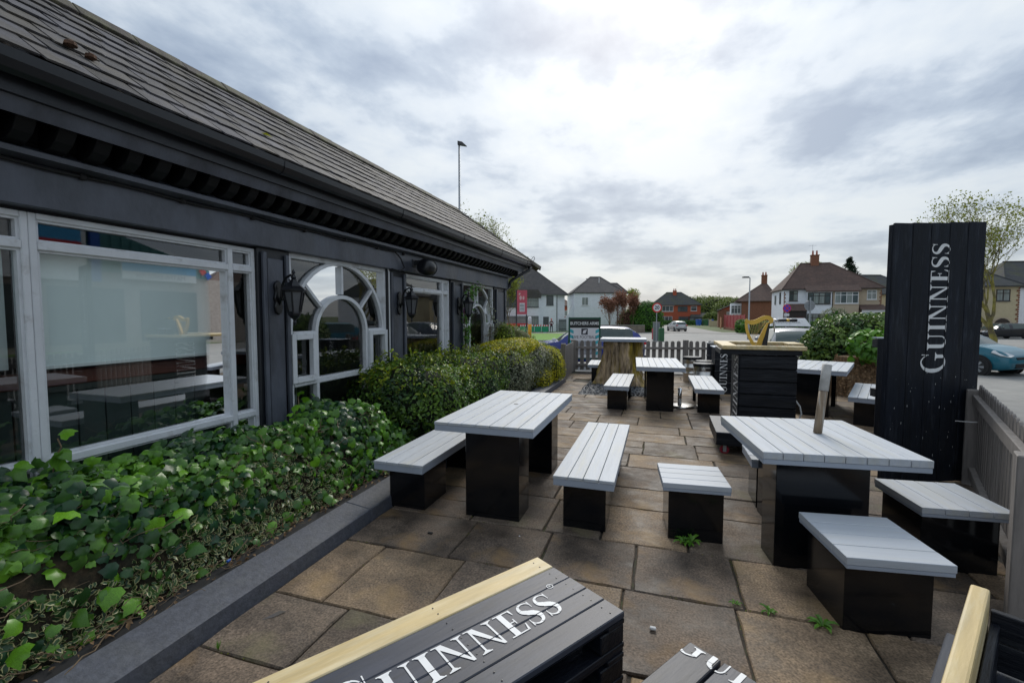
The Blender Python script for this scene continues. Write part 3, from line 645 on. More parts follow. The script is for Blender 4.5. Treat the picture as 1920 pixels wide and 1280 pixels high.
def plain_window(y0, y1, mull, transom, low):
    w = wframe(y0, y1, Z0, Z1, .036).build('window', white_frame, pub, bevel=.004)
    for my in mull: MB().box(-3.595, -3.497, my-.022, my+.022, Z0+.034, Z1-.034).build('mullion', white_frame, w, bevel=.004)
    zs = [Z0+.036]+[z for z in (low, transom) if z]+[Z1-.036]
    yy = [y0+.036]+list(mull)+[y1-.036]
    for i in range(len(yy)-1):
        a = yy[i]+(.022 if i else 0); b = yy[i+1]-(.022 if i < len(yy)-2 else 0)
        for z in zs[1:-1]: MB().box(-3.59, -3.494, a, b, z-.024, z+.024).build('glazing_bar', white_frame, w, bevel=.004)
        for k in range(len(zs)-1):
            c = zs[k]+(.024 if k else 0); d = zs[k+1]-(.024 if k < len(zs)-2 else 0)
            # inner bead
            bd = MB(); t = .014
            bd.box(-3.57, -3.515, a, a+t, c, d); bd.box(-3.57, -3.515, b-t, b, c, d); bd.box(-3.57, -3.513, a+t, b-t, c, c+t); bd.box(-3.57, -3.513, a+t, b-t, d-t, d); bd.build('bead', white_frame, w)
            pane([(a, c), (b, c), (b, d), (a, d)], w)
    MB().prism([(-3.60, Z0-.03), (-3.44, Z0-.045), (-3.44, Z0-.02), (-3.50, Z0)], y1-y0, 'y', y0).build('window_sill', white_frame, w)
    return w
w0 = plain_window(-.75, 1.688, [.30], 2.03, .73)
w1 = plain_window(1.69, 3.25, [3.0], 2.03, .73)
MB().box(-3.622, -3.618, 1.76, 2.97, 1.30, 2.02).build('roller_blind', blind_m, w1)
MB().box(-3.63, -3.612, 1.76, 2.97, 1.285, 1.305).build('blind_bar', white_pl, w1)
MB().box(-3.622, -3.618, .36, 1.62, 1.30, 2.02).build('roller_blind', blind_m, w0)
w2 = plain_window(5.80, 7.28, [7.03], 2.0, None)
def arch_window(y0):
    y1 = y0+1.70; c = y0+.83; w = wframe(y0, y1, Z0, Z1+.02, .05).build('window', white_frame, pub, bevel=.004)
    zb, zl = 1.43, .92; ly, ry_ = c-.44, c+.44
    RO, RZO, RI, RZI = .80, .78, .44, .40
    ring(c, zb, RO, RZO, .040, 0, 180, -3.565, -3.505).build('arch_rib', white_frame, w)
    m = ring(c, zb, RI, RZI, .042, 0, 180, -3.565, -3.502); m.box(-3.565, -3.502, ly-.021, ly+.021, zl, zb); m.box(-3.565, -3.502, ry_-.021, ry_+.021, zl, zb); m.build('arch_rib', white_frame, w)
    for a in (42, 90, 138):
        A = R(a); p = Vector((-3.54, c+(RI+.03)*math.cos(A), zb+(RZI+.03)*math.sin(A))); q = Vector((-3.54, c+(RO-.03)*math.cos(A), zb+(RZO-.03)*math.sin(A)))
        d = (q-p).normalized(); s = Vector((0, -d.z, d.y))*.016; mm = MB(); vs = []
        for x in (-.022, .032):
            for pt in (p-s, p+s, q+s, q-s): vs.append(pt+Vector((x, 0, 0)))
        mm.add(vs, [(4, 5, 6, 7), (0, 1, 5, 4), (1, 2, 6, 5), (2, 3, 7, 6), (3, 0, 4, 7)]).build('glazing_bar', white_frame, w)
    MB().box(-3.595, -3.494, y0+.05, y1-.05, zl-.03, zl+.03).build('glazing_bar', white_frame, w, bevel=.004)
    MB().box(-3.595, -3.494, y0+.05, ly-.027, zb-.025, zb+.025).build('glazing_bar', white_frame, w, bevel=.004)
    MB().box(-3.595, -3.494, ry_+.027, y1-.05, zb-.025, zb+.025).build('glazing_bar', white_frame, w, bevel=.004)
    for my in (ly, ry_): MB().box(-3.59, -3.496, my-.02, my+.02, Z0+.05, zl-.03).build('mullion', white_frame, w, bevel=.004)
    for a, b in ((y0+.01, ly-.03), (ry_+.03, y1-.01)):
        mm = MB(); t = .06; x0, x1 = -3.53, -3.47
        mm.box(x0, x1, a, a+t, zl+.01, zb+.0); mm.box(x0, x1, b-t, b, zl+.01, zb); mm.box(x0, x1+.002, a+t, b-t, zl+.01, zl+.01+t); mm.box(x0, x1+.002, a+t, b-t, zb-t, zb); mm.build('opening_sash', white_frame, w, bevel=.004)
        pane([(a+t, zl+.05), (b-t, zl+.05), (b-t, zb-.05), (a+t, zb-.05)], w)
    pane([(ly, zl+.03), (ry_, zl+.03), (ry_, zb)]+[(c+RI*math.cos(R(a)), zb+RZI*math.sin(R(a))) for a in range(15, 180, 15)]+[(ly, zb)], w)
    for a0, a1 in ((0, 42), (42, 90), (90, 138), (138, 180)):
        A = [R(a0+(a1-a0)*i/5) for i in range(6)]
        pane([(c+RI*math.cos(t), zb+RZI*math.sin(t)) for t in A]+[(c+RO*math.cos(t), zb+RZO*math.sin(t)) for t in A[::-1]], w)
    for s, ys_ in ((1, y1-.05), (-1, y0+.05)):
        pane([(c+s*RO*math.cos(R(a)), zb+RZO*math.sin(R(a))) for a in (2, 20, 40, 60, 78)]+[(c, Z1), (ys_, Z1), (ys_, zb)], w)
    for a, b in ((y0+.05, ly-.02), (ly+.02, ry_-.02), (ry_+.02, y1-.05)): pane([(a, Z0+.05), (b, Z0+.05), (b, zl-.03), (a, zl-.03)], w)
    MB().prism([(-3.60, Z0-.03), (-3.44, Z0-.045), (-3.44, Z0-.02), (-3.50, Z0)], y1-y0, 'y', y0).build('window_sill', white_frame, w)
    return w
w3 = arch_window(3.63); w4 = arch_window(7.80)
# inner posts and furniture seen dimly through the panes
for y in (3.5, 5.5, 7.5): MB().box(-5.0, -4.85, y, y+.15, .1, 2.42).build('inner_post', room_m, pub)
MB().box(-4.6, -4.0, 3.9, 5.0, .78, .82).box(-4.35, -4.25, 4.4, 4.5, .1, .78).build('inner_table', blind_m, pub)
for y0, y1 in ((3.25, 3.63), (5.33, 5.80), (7.28, 7.80), (9.50, 10.33)):
    p = MB().box(-3.58, -3.47, y0, y1, 0, 2.24).build('pilaster', dark_paint, pub, bevel=.006)
    w_ = y1-y0
    MB().box(-3.47, -3.435, y0+.09*w_, y0+.20*w_, .0, 2.2).build('moulding', slate_paint, p, bevel=.006)
    MB().box(-3.47, -3.435, y1-.20*w_, y1-.09*w_, .0, 2.2).build('moulding', slate_paint, p, bevel=.006)
    MB().box(-3.47, -3.455, y0+.26*w_, y1-.26*w_, .3, 2.15).build('field_panel', slate_paint, p, bevel=.004)
MB().tube([(-3.47, 5.345, 2.24), (-3.455, 5.345, 2.2), (-3.455, 5.345, 1.0)], .009, 6).build('conduit', upvc, pub)

# ---- wall lanterns
def lantern(y, label):
    t = thing('wall_lantern', label, 'lantern', (-3.43, y, 1.78), 0, 'black coach lanterns on the pub front')
    pr_ = [(0, -.16), (.035, -.13), (.05, -.08), (.035, -.04), (.05, 0), (.035, .06), (.045, .11), (.03, .15), (0, .17)]
    m = MB(); m.prism([(a, b) for a, b in pr_]+[(-a, b) for a, b in pr_[::-1][1:-1]], .03, 'x', -.02); m.build('wall_plate', plastic_black, t, bevel=.006)
    m = MB(); m.tube([(0, 0, -.06), (.04, 0, .02), (.05, 0, .12), (.09, 0, .19), (.15, 0, .215), (.185, 0, .20)], [.013, .014, .013, .012, .012, .012], 8)
    m.tube([(.02, 0, .0), (.055, 0, -.02), (.07, 0, .02), (.05, 0, .04)], .007, 6)
    m.tube([(.10, 0, .19), (.10, 0, .15), (.13, 0, .135), (.145, 0, .16), (.13, 0, .175)], .006, 6); m.build('bracket_arm', plastic_black, t, smooth=True)
    C = (.185, 0, 0)
    m = MB(); m.lathe([(.0, .27), (.010, .255), (.018, .235), (.008, .225), (.022, .205), (.028, .19), (.018, .178), (.03, .165), (.035, .155), (.075, .11), (.118, .08), (.118, .068), (.10, .066)], 6, C); m.build('lantern_roof', plastic_black, t)
    m = MB(); m.lathe([(.086, .066), (.050, -.135)], 6, C, caps=False); m.build('lantern_glass', lamp_glass, t)
    m = MB()
    for k in range(6):
        a = 2*math.pi*k/6; m.tube([(C[0]+.092*math.cos(a), .092*math.sin(a), .068), (C[0]+.054*math.cos(a), .054*math.sin(a), -.14)], .0075, 4)
    m.lathe([(.095, .055), (.098, .068), (.088, .07)], 6, C, caps=False); m.lathe([(.056, -.125), (.060, -.14), (.055, -.16), (.035, -.185), (.020, -.195), (.012, -.21), (.018, -.225), (.008, -.25), (0, -.255)], 6, C); m.build('lantern_cage', plastic_black, t)
    return t
lantern(3.44, 'black lantern left of the first arched window, nearest of the three')
lantern(5.565, 'black lantern between the arched window and the tall plain window, middle of three')
lantern(7.54, 'black lantern half wrapped in climber leaves, farthest of the three')
# ---- speaker
t = thing('wall_speaker', 'round fronted black loudspeaker fixed to the grey beam above the windows', 'speaker', (-3.42, 5.95, 2.37))
m = MB(); m.lathe([(0, -.12), (.075, -.115), (.11, -.08), (.13, 0), (.125, .08), (.105, .113), (.065, .13), (0, .135)], 24, (.18, .03, -.05), axis='y'); m.build('speaker_body', plastic_black, t, smooth=True)
m = MB(); m.lathe([(.107, .112), (.118, .13), (.112, .145), (.05, .16), (0, .162)], 24, (.18, .03, -.05), axis='y'); m.build('speaker_grille', mat('dark_mesh_grille', (.022, .025, .035), .55, var=.2, vscale=40, bump=.5, bscale=200), t, smooth=True)
m = MB(); m.box(0, .10, -.02, .02, -.02, .03); m.box(-.005, .015, -.06, .06, -.05, .06); m.box(.02, .10, -.012, .012, .03, .05); m.build('speaker_bracket', dark_steel, t, bevel=.003)

# ================================================================ PLANTER
pl = thing('planter_wall', 'low dark grey concrete kerb holding the planting bed along the pub', 'planter')
y = -1.2
kp = [(-2.125, -.05), (-2.14, .095), (-2.37, .125), (-2.385, .03)]
while y < 10.8:
    l = min(4.2, 10.9-y); MB().prism(kp, l-.003, 'y', y).build('kerb_block', concrete, pl, bevel=.006); y += 4.2
MB().prism([(-2.385, .085), (-2.50, .10), (-2.52, .04), (-2.385, .02)], 12.0, 'y', -1.2).build('lining_strip', rubber, pl)
MB().box(-3.5, -2.15, 10.75, 10.9, -.05, .12).build('end_block', concrete, pl, bevel=.006)
gxs = np.linspace(-3.52, -2.49, 12); gys = np.linspace(-1.2, 10.75, 120); V = []; F = []
for yv in gys:
    for xv in gxs: V.append((xv, yv, .07+.05*noise.noise(Vector((xv*4, yv*4, 0)))))
for i in range(len(gys)-1):
    for k in range(len(gxs)-1): a = i*12+k; F.append((a, a+1, a+13, a+12))
tag(MB().add(V, F).build('bed_soil', soil), 'dark soil and bark in the planting bed under the hedge', 'soil', kind='stuff')

# ---- ivy mound
def ivh(x, y):
    s = min(1, max(0, (-2.46-x)/.24)); s = s*s*(3-2*s)
    top = .57+.13*noise.noise(Vector((x*1.5, y*1.1, 3)))+.07*noise.noise(Vector((x*5, y*5, 1)))+0
    if y > 3.95: top *= max(.3, 1-(y-3.95)*1.4)
    return .10+top*s
ivy = thing('ivy_bed', 'large mound of green and variegated ivy under the big left window', 'ivy', (0, 0, 0))
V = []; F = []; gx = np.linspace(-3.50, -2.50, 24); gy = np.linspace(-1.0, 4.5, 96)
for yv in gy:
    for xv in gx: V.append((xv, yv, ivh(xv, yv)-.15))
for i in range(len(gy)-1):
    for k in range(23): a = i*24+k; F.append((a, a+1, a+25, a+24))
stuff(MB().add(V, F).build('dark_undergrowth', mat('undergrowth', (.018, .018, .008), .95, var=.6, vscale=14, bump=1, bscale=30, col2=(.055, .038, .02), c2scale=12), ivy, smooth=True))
def ivy_pts(n, d0, d1, ymax=4.45):
    P = []; Q = []; T = []
    while len(P) < n:
        y = random.uniform(-.9, ymax); x = -3.5+1.02*random.random()
        h = ivh(x, y); e = .02
        nx = -(ivh(x+e, y)-ivh(x-e, y))/(2*e); ny = -(ivh(x, y+e)-ivh(x, y-e))/(2*e); nv = Vector((nx, ny, 1))
        if random.random() > nv.length/3.2: continue
        nv.normalize(); d = random.uniform(d0, d1)
        P.append(Vector((x, y, h))-nv*d); Q.append(nv*1.0+Vector((.35, -.25, .25))+Vector([random.gauss(0, .62) for _ in range(3)])); T.append(nv.z)
    return np.array(P), np.array(Q), np.array(T)
P, Q, T = ivy_pts(12000, -.01, .12)
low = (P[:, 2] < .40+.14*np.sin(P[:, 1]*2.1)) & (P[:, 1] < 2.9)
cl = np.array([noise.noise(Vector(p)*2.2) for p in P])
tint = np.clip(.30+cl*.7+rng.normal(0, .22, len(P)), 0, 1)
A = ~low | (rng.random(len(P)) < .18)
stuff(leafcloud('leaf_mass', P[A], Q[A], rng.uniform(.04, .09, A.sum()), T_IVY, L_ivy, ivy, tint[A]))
P2, Q2, T2 = ivy_pts(60000, .0, .12)
low2 = (P2[:, 2] < .46+.14*np.sin(P2[:, 1]*3.1)) & (P2[:, 1] < 3.2)
stuff(leafcloud('variegated_leaf_mass', P2[low2], Q2[low2], rng.uniform(.02, .05, low2.sum()), T_OVAL, L_ivyv, ivy))
# single large leaves near the viewer
vars_ = []
for k in range(10):
    T0 = T_HEART if k % 3 else T_IVY
    me = leafcloud('ivy_leaf', np.zeros((1, 3)), np.array([[0, 0, 1.]]), 1.0, T0, L_ivy, None, np.array([[.1, .5, .3, .8, .25, .65, .95, .4, .5, .2][k]]).ravel())
    vars_.append(me.data); bpy.data.objects.remove(me)
P3, Q3, _ = ivy_pts(296, -.03, .02, 3.7)
for p, q in zip(P3, Q3):
    o = link('ivy_leaf', random.choice(vars_), ivy, loc=tuple(p)); s = random.uniform(.06, .115) if p[1] < 2.2 else random.uniform(.06, .09)
    if p[1] > 3.1 and p[2] > .55 and random.random() < .4: o.location.z += random.uniform(0, .1)
    o.scale = (s, s, s); o.rotation_mode = 'QUATERNION'
    v = Vector(q)+Vector((.2, -.1, .5)); o.rotation_quaternion = v.to_track_quat('Z', 'Y') @ Matrix.Rotation(random.uniform(0, 6.28), 4, 'Z').to_quaternion()
# stems and dead twigs
m = MB()
for _ in range(330):
    y = random.uniform(-.7, 3.9); x = random.uniform(-2.75, -2.40); z = ivh(x, y)-.03
    d = Vector((random.uniform(-.3, .5), random.uniform(-1, 1), random.uniform(-.2, .4))); p = Vector((x, y, max(z, .13))); pts = [p]
    for k in range(5):
        p = p+d*.045+Vector([random.gauss(0, .012) for _ in range(3)]); p.z = max(p.z, .115); pts.append(p.copy())
    m.tube(pts, random.uniform(.001, .0028), 4)
stuff(m.build('stems', twig_m, ivy))
# young shoots standing above the bed, in front of the windows
for (x, y, h, nl, lab) in ((-3.32, 1.62, .30, 6, 'thin shoot with a few bright leaves in front of the window at the left edge'), (-3.25, 3.42, .26, 7, 'upright leafy shoot beside the first grey pilaster'), (-3.2, 5.55, .55, 9, 'slim shoot rising in front of the second pilaster')):
    t = thing('leafy_shoot', lab, 'shoot', (x, y, .62))
    pts = [(0, 0, -.2)]; p = Vector((0, 0, 0))
    for k in range(6): p = p+Vector((random.gauss(.01, .012), random.gauss(0, .012), h/6)); pts.append(tuple(p))
    MB().tube(pts, .004, 5).build('stem', twig_m, t)
    for k in range(nl):
        q = Vector(pts[1+k % 6]); o = link('leaf', vars_[random.choice([1, 3, 5, 6])], t, loc=tuple(q+Vector([random.uniform(-.03, .03) for _ in range(3)]))); s = random.uniform(.06, .10); o.scale = (s, s, s)
        o.rotation_euler = (random.uniform(-1, 1), random.uniform(-.3, 1.2), random.uniform(0, 6.28))

# ---- shrubs
def shrub(name, label, cat, c, r, n, size, T, m, ex=2.6, amp=.12, seed=0, squash=.0, corem=None, two=None, shoots=0, group=None, flat=.35, stem=True, core=.86):
    t = thing(name, label, cat, (c[0], c[1], c[2]-r[2]), 0, group)
    rs = np.random.default_rng(seed+11); cz = r[2]
    d = rs.normal(size=(n, 3)); d /= np.linalg.norm(d, axis=1, keepdims=True)
    se = (np.abs(d)**ex).sum(1)**(-1/ex); S = d*se[:, None]
    nz = np.array([noise.noise(Vector((a[0]*r[0]*3+seed, a[1]*r[1]*3, a[2]*r[2]*3)))+.5*noise.noise(Vector((a[0]*r[0]*9+seed, a[1]*r[1]*9, a[2]*r[2]*9))) for a in S])
    dep = rs.random(n)**1.6*.16; k = 1+amp*nz-dep
    Pp = S*np.array(r)*k[:, None]+np.array([0, 0, cz])
    Nn = d/np.array(r); Nn /= np.linalg.norm(Nn, axis=1, keepdims=True); Nn = Nn*1.0+rs.normal(0, .55, (n, 3))+np.array([0, 0, flat])
    ok = Pp[:, 2] > .02; Pp = Pp[ok]; Nn = Nn[ok]
    cl = np.array([noise.noise(Vector(p)*3.1+Vector((seed, 0, 0))) for p in Pp]); tint = np.clip(.35+.8*cl+rs.normal(0, .25, len(Pp)), 0, 1)
    sz = rs.uniform(size[0], size[1], len(Pp))
    if two:
        f = two[1](Pp, cl, rs); stuff(leafcloud('leaves', Pp[~f], Nn[~f], sz[~f], T, m, t, tint[~f])); stuff(leafcloud('pale_leaves', Pp[f], Nn[f], sz[f], T, two[0], t, tint[f]))
    else: stuff(leafcloud('leaves', Pp, Nn, sz, T, m, t, tint))
    if shoots:
        SP = []; SN = []; sm_ = MB(); top_i = np.where(Pp[:, 2] > cz+r[2]*.35)[0]
        for _ in range(shoots):
            p = Vector(Pp[rs.choice(top_i)]); dv = Vector((rs.normal(0, .35), rs.normal(0, .35), 1)).normalized(); L_ = rs.uniform(.06, .17)
            sm_.tube([p-dv*.05, p+dv*L_], .0022, 4)
            for k in range(9):
                SP.append(p+dv*L_*(k+1)/9+Vector(rs.normal(0, .008, 3))); SN.append((rs.normal(0, 1), rs.normal(0, 1), .7))
        stuff(sm_.build('shoot_stems', twig_m, t)); stuff(leafcloud('shoot_leaves', np.array(SP), np.array(SN), rs.uniform(size[0]*.8, size[1], len(SP)), T, L_lime, t))
    # dark interior
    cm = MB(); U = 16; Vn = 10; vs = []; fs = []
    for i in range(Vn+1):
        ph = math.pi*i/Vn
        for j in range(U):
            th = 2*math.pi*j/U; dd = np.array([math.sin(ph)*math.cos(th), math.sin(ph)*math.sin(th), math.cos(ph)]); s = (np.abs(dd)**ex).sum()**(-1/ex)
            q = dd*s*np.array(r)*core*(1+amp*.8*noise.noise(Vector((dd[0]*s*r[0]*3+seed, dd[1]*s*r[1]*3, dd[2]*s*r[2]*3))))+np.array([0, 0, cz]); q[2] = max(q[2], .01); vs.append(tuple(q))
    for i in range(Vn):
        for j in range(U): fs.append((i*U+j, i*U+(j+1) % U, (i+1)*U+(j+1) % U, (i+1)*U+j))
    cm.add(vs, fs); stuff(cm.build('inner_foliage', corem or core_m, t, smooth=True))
    if stem:
        sm = MB()
        for k in range(4): sm.tube([(random.uniform(-.05, .05), random.uniform(-.05, .05), 0), (random.uniform(-.3, .3)*r[0], random.uniform(-.3, .3)*r[1], cz)], .02, 5)
        sm.build('stem', twig_m, t)
    return t
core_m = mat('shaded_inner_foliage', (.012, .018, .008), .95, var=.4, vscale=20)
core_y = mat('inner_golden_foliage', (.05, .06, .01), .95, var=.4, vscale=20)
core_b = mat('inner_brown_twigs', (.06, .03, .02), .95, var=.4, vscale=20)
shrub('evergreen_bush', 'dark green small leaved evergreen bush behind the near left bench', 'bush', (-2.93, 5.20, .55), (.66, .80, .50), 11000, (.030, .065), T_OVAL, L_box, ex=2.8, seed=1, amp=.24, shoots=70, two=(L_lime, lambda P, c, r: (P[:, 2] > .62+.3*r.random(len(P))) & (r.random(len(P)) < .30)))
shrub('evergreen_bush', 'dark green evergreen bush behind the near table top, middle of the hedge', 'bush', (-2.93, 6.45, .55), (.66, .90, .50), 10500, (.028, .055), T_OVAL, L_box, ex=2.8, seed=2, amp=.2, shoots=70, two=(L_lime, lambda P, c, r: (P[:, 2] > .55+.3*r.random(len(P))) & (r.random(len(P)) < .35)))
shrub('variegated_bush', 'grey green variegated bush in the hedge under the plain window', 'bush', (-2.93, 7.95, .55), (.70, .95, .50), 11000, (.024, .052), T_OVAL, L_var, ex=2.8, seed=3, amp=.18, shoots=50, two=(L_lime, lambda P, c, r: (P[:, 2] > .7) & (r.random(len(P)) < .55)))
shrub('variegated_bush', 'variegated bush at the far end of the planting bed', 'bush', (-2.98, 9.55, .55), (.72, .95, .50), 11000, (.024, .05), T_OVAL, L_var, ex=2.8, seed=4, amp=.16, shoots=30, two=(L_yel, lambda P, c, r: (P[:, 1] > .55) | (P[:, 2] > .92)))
shrub('golden_bush', 'bright yellow leaved bush spreading on top of the far hedge', 'bush', (-2.85, 8.75, .98), (.42, 1.35, .16), 7000, (.025, .048), T_OVAL, L_yel, seed=5, corem=core_y, stem=False)
shrub('golden_bush', 'small yellow leaved bush at the end corner of the planter', 'bush', (-2.42, 10.35, .45), (.34, .42, .44), 4200, (.02, .04), T_OVAL, L_yel, seed=6, corem=core_y, amp=.2)
shrub('golden_bush', 'low yellow clump at the foot of the hedge beside the paving', 'bush', (-2.40, 9.6, .25), (.20, .55, .22), 2200, (.02, .04), T_OVAL, L_yel, seed=16, corem=core_y, amp=.2)
shrub('lime_shrub', 'feathery lime green shrub beyond the hedge by the downpipe', 'bush', (-3.55, 11.0, .75), (.55, .6, .62), 6000, (.03, .06), T_NEEDLE, L_lime, seed=7, corem=core_y, amp=.25)
shrub('lime_shrub', 'low lime shrub spilling towards the dark fence end', 'bush', (-2.95, 11.15, .5), (.45, .35, .42), 4500, (.025, .05), T_OVAL, L_lime, seed=8, corem=core_y, amp=.25)
shrub('lime_shrub', 'pale yellow green shrub standing against the last arched window', 'bush', (-3.2, 9.5, 1.15), (.18, .28, .26), 1500, (.025, .045), T_OVAL, L_lime, seed=9, corem=core_y, amp=.3)
# climber on the last window
cl_ = thing('climbing_plant', 'leafy climber trained up the last arched window and pilaster', 'climber', (-3.42, 7.9, .3))
m = MB(); P = []; Q = []
for (pts, k) in (([(0, -.10, 0), (.02, -.12, .6), (.0, -.06, 1.1), (.03, .05, 1.6), (.04, .2, 1.85), (.03, .7, 1.88)], 230), ([(0, -.05, 0), (.03, -.2, .8), (.02, -.18, 1.4), (.03, 0, 1.8)], 160), ([(0, .5, 0), (.02, .9, .5), (.04, 1.1, .9), (.05, 1.15, 1.3), (.03, 1.0, 1.7)], 200), ([(.04, .8, .9), (.06, 1.3, .95), (.07, 1.75, 1.15)], 120)):
    m.tube(pts, .008, 5); pv = [Vector(p) for p in pts]
    for _ in range(k):
        i = random.randrange(1, len(pv)-1); a = random.random(); q = pv[i].lerp(pv[i+1], a)+Vector([random.gauss(0, .05) for _ in range(3)]); q.x = abs(q.x)+.01; P.append(q); Q.append((1, random.gauss(0, .5), random.gauss(.2, .5)))
m.build('stem', twig_m, cl_); P = np.array(P); Q = np.array(Q)
g = P[:, 1] < .45
stuff(leafcloud('leaves', P[g], Q[g], rng.uniform(.04, .09, g.sum()), T_OVAL, L_green, cl_)); stuff(leafcloud('pale_leaves', P[~g], Q[~g], rng.uniform(.03, .06, (~g).sum()), T_OVAL, L_var, cl_))

n = 420; y_ = rng.uniform(-.6, 4.0, n); x_ = rng.uniform(-2.62, -2.40, n)
tag(leafcloud('dead_leaves', np.stack([x_, y_, rng.uniform(.105, .14, n)], 1), np.array([0, 0, 1.])+rng.normal(0, .5, (n, 3)), rng.uniform(.015, .045, n), T_OVAL, L_dry), 'dead brown leaves lying between the ivy and the kerb', 'leaves', kind='stuff')
# ================================================================ TABLES AND BENCHES
def furn(kind, label, loc, rz, Wd, L, H, n, legs, legw, group, across=False, plank_over=True, hole=False, th=.072, pth=.022):
    """Wd along x, L along y; planks run along y (across=True: along x)"""
    cat = {'picnic_table': 'table', 'bench': 'bench', 'stool': 'stool'}[kind]
    t = thing(kind, label, cat, loc, rz, group)
    gp = .0045
    mt = grey_topx if across else grey_top
    span = L if across else Wd; pw = span/n
    for i in range(n):
        a = i*pw+(gp/2 if i else 0); b = (i+1)*pw-(gp/2 if i < n-1 else 0); dz = random.uniform(-.0006, .0006)
        if across: m = MB().box(0, Wd, a, b, H-pth, H+dz)
        else: m = MB().box(a, b, 0, L, H-pth, H+dz)
        m.build('plank', mt, t, bevel=.0022)
    m = MB(); e = .0 if plank_over else 0
    z0, z1 = H-th, H-pth-.0015; i_ = .003
    m.box(i_, Wd-i_, i_, .028, z0, z1); m.box(i_, Wd-i_, L-.028, L-i_, z0, z1); m.box(i_+.001, .028, .028, L-.028, z0, z1); m.box(Wd-.028, Wd-i_-.001, .028, L-.028, z0, z1)
    m.build('apron', grey_edge, t, bevel=.002)
    if hole: MB().lathe([(.022, 0), (.022, .0012)], 16, (Wd/2, L*.55, H+.0008)).build('parasol_hole_cap', dark_steel, t)
    for (x0, y0, lw, ld) in legs:
        MB().box(x0, x0+lw, y0, y0+ld, 0, z0-.001).build('leg', black_gloss, t, bevel=.003)
    return t
GL = 'grey topped benches on black box legs'; GT = 'grey topped tables on black box legs'; GS = 'square grey topped stools on black box bases'
furn('picnic_table', 'long grey slatted table between two long benches, nearest on the left side', (-1.71, 3.26, 0), 0, .83, 1.62, .765, 7, [(.25, .055, .45, .28), (.25, 1.20, .45, .28)], 0, GT, hole=True)
furn('bench', 'long grey bench on the left of the near table, against the planting bed', (-2.21, 3.15, 0), 0, .45, 1.75, .43, 4, [(.06, .14, .33, .40), (.06, 1.2, .33, .40)], 0, GL)
furn('bench', 'long grey bench on the open right side of the near table', (-.73, 3.26, 0), 0, .45, 1.80, .43, 4, [(.06, .10, .32, .32), (.06, 1.35, .32, .32)], 0, GL)
furn('picnic_table', 'large square grey table with the weathered pole sticking up through it', (.64, 3.16, 0), R(6.5), .925, 1.06, .765, 8, [(.10, .06, .53, .24), (.27, .72, .38, .22)], 0, GT, th=.078, pth=.045)
furn('stool', 'square stool left of the pole table with a weed at its foot', (.05, 3.36, 0), R(5), .455, .45, .43, 4, [(.045, .04, .37, .37)], 0, GS, across=True, th=.06, pth=.036)
furn('stool', 'small stool half hidden behind the left side of the pole table', (.755, 4.14, 0), R(0), .44, .46, .43, 4, [(.05, .05, .34, .34)], 0, GS, across=True)
furn('stool', 'large near stool in front of the pole table, lowest in the picture', (.905, 2.58, 0), R(8), .475, .53, .43, 4, [(.035, .08, .40, .40)], 0, GS, across=True, th=.06, pth=.038)
furn('stool', 'stool right of the pole table, beside the picket fence', (1.58, 3.41, 0), R(6), .50, .52, .43, 4, [(.04, .07, .42, .42)], 0, GS, th=.06, pth=.038)
furn('picnic_table', 'grey table in the middle distance in front of the tree stump', (-.34, 7.84, 0), R(3), .78, 1.75, .765, 7, [(.17, .12, .44, .28), (.17, 1.3, .44, .28)], 0, GT)
furn('bench', 'grey bench left of the middle table, in front of the stump', (-.87, 7.78, 0), 0, .42, 1.72, .43, 4, [(.05, .13, .33, .3), (.05, 1.3, .33, .3)], 0, GL)
furn('bench', 'grey bench right of the middle table, beside the steel parasol base', (.58, 7.88, 0), 0, .44, 1.78, .43, 4, [(.06, .20, .34, .34), (.06, 1.3, .34, .34)], 0, GL)
furn('picnic_table', 'grey table behind the bar counter, below the hedge', (1.94, 8.42, 0), R(-22), .86, 1.75, .765, 7, [(.18, .12, .46, .30), (.18, 1.25, .46, .30)], 0, GT)
furn('bench', 'grey bench partly hidden behind the tall lettered board', (2.66, 7.80, 0), R(-22), .45, 1.8, .43, 4, [(.07, .10, .34, .34), (.07, 1.3, .34, .34)], 0, GL)
furn('bench', 'small bench end showing at the left of the big stump', (-1.62, 11.0, 0), R(4), .55, 1.2, .43, 5, [(.09, .10, .36, .34)], 0, GL)

sleeve_m = mat('pale_grey_sleeve', (.42, .41, .39), .5, var=.15, vscale=20)
# weathered pole standing in the table
t = thing('parasol_pole', 'weathered wooden pole with a grey sleeve standing in the square table', 'pole', (1.115, 3.79, .767))
d = Vector((.05, .02, .50))
MB().tube([(0, 0, 0), tuple(d*.62)], .028, 16).build('shaft', wood_pole, t, smooth=True)
MB().tube([tuple(d*.62), tuple(d*1.0)], .0305, 16).build('sleeve', sleeve_m, t, smooth=True)
# parasol base
t = thing('umbrella_stand', 'round stainless steel parasol base with a short upright tube', 'parasol base', (.42, 8.5, 0))
MB().lathe([(.22, 0), (.22, .03), (.20, .045), (.05, .055), (0, .055)], 32).build('base_plate', steel, t, smooth=False, bevel=.003)
MB().lathe([(.033, .05), (.033, .34), (.028, .34), (.028, .2)], 20, (-.04, 0, 0)).build('tube', chrome, t, smooth=True)

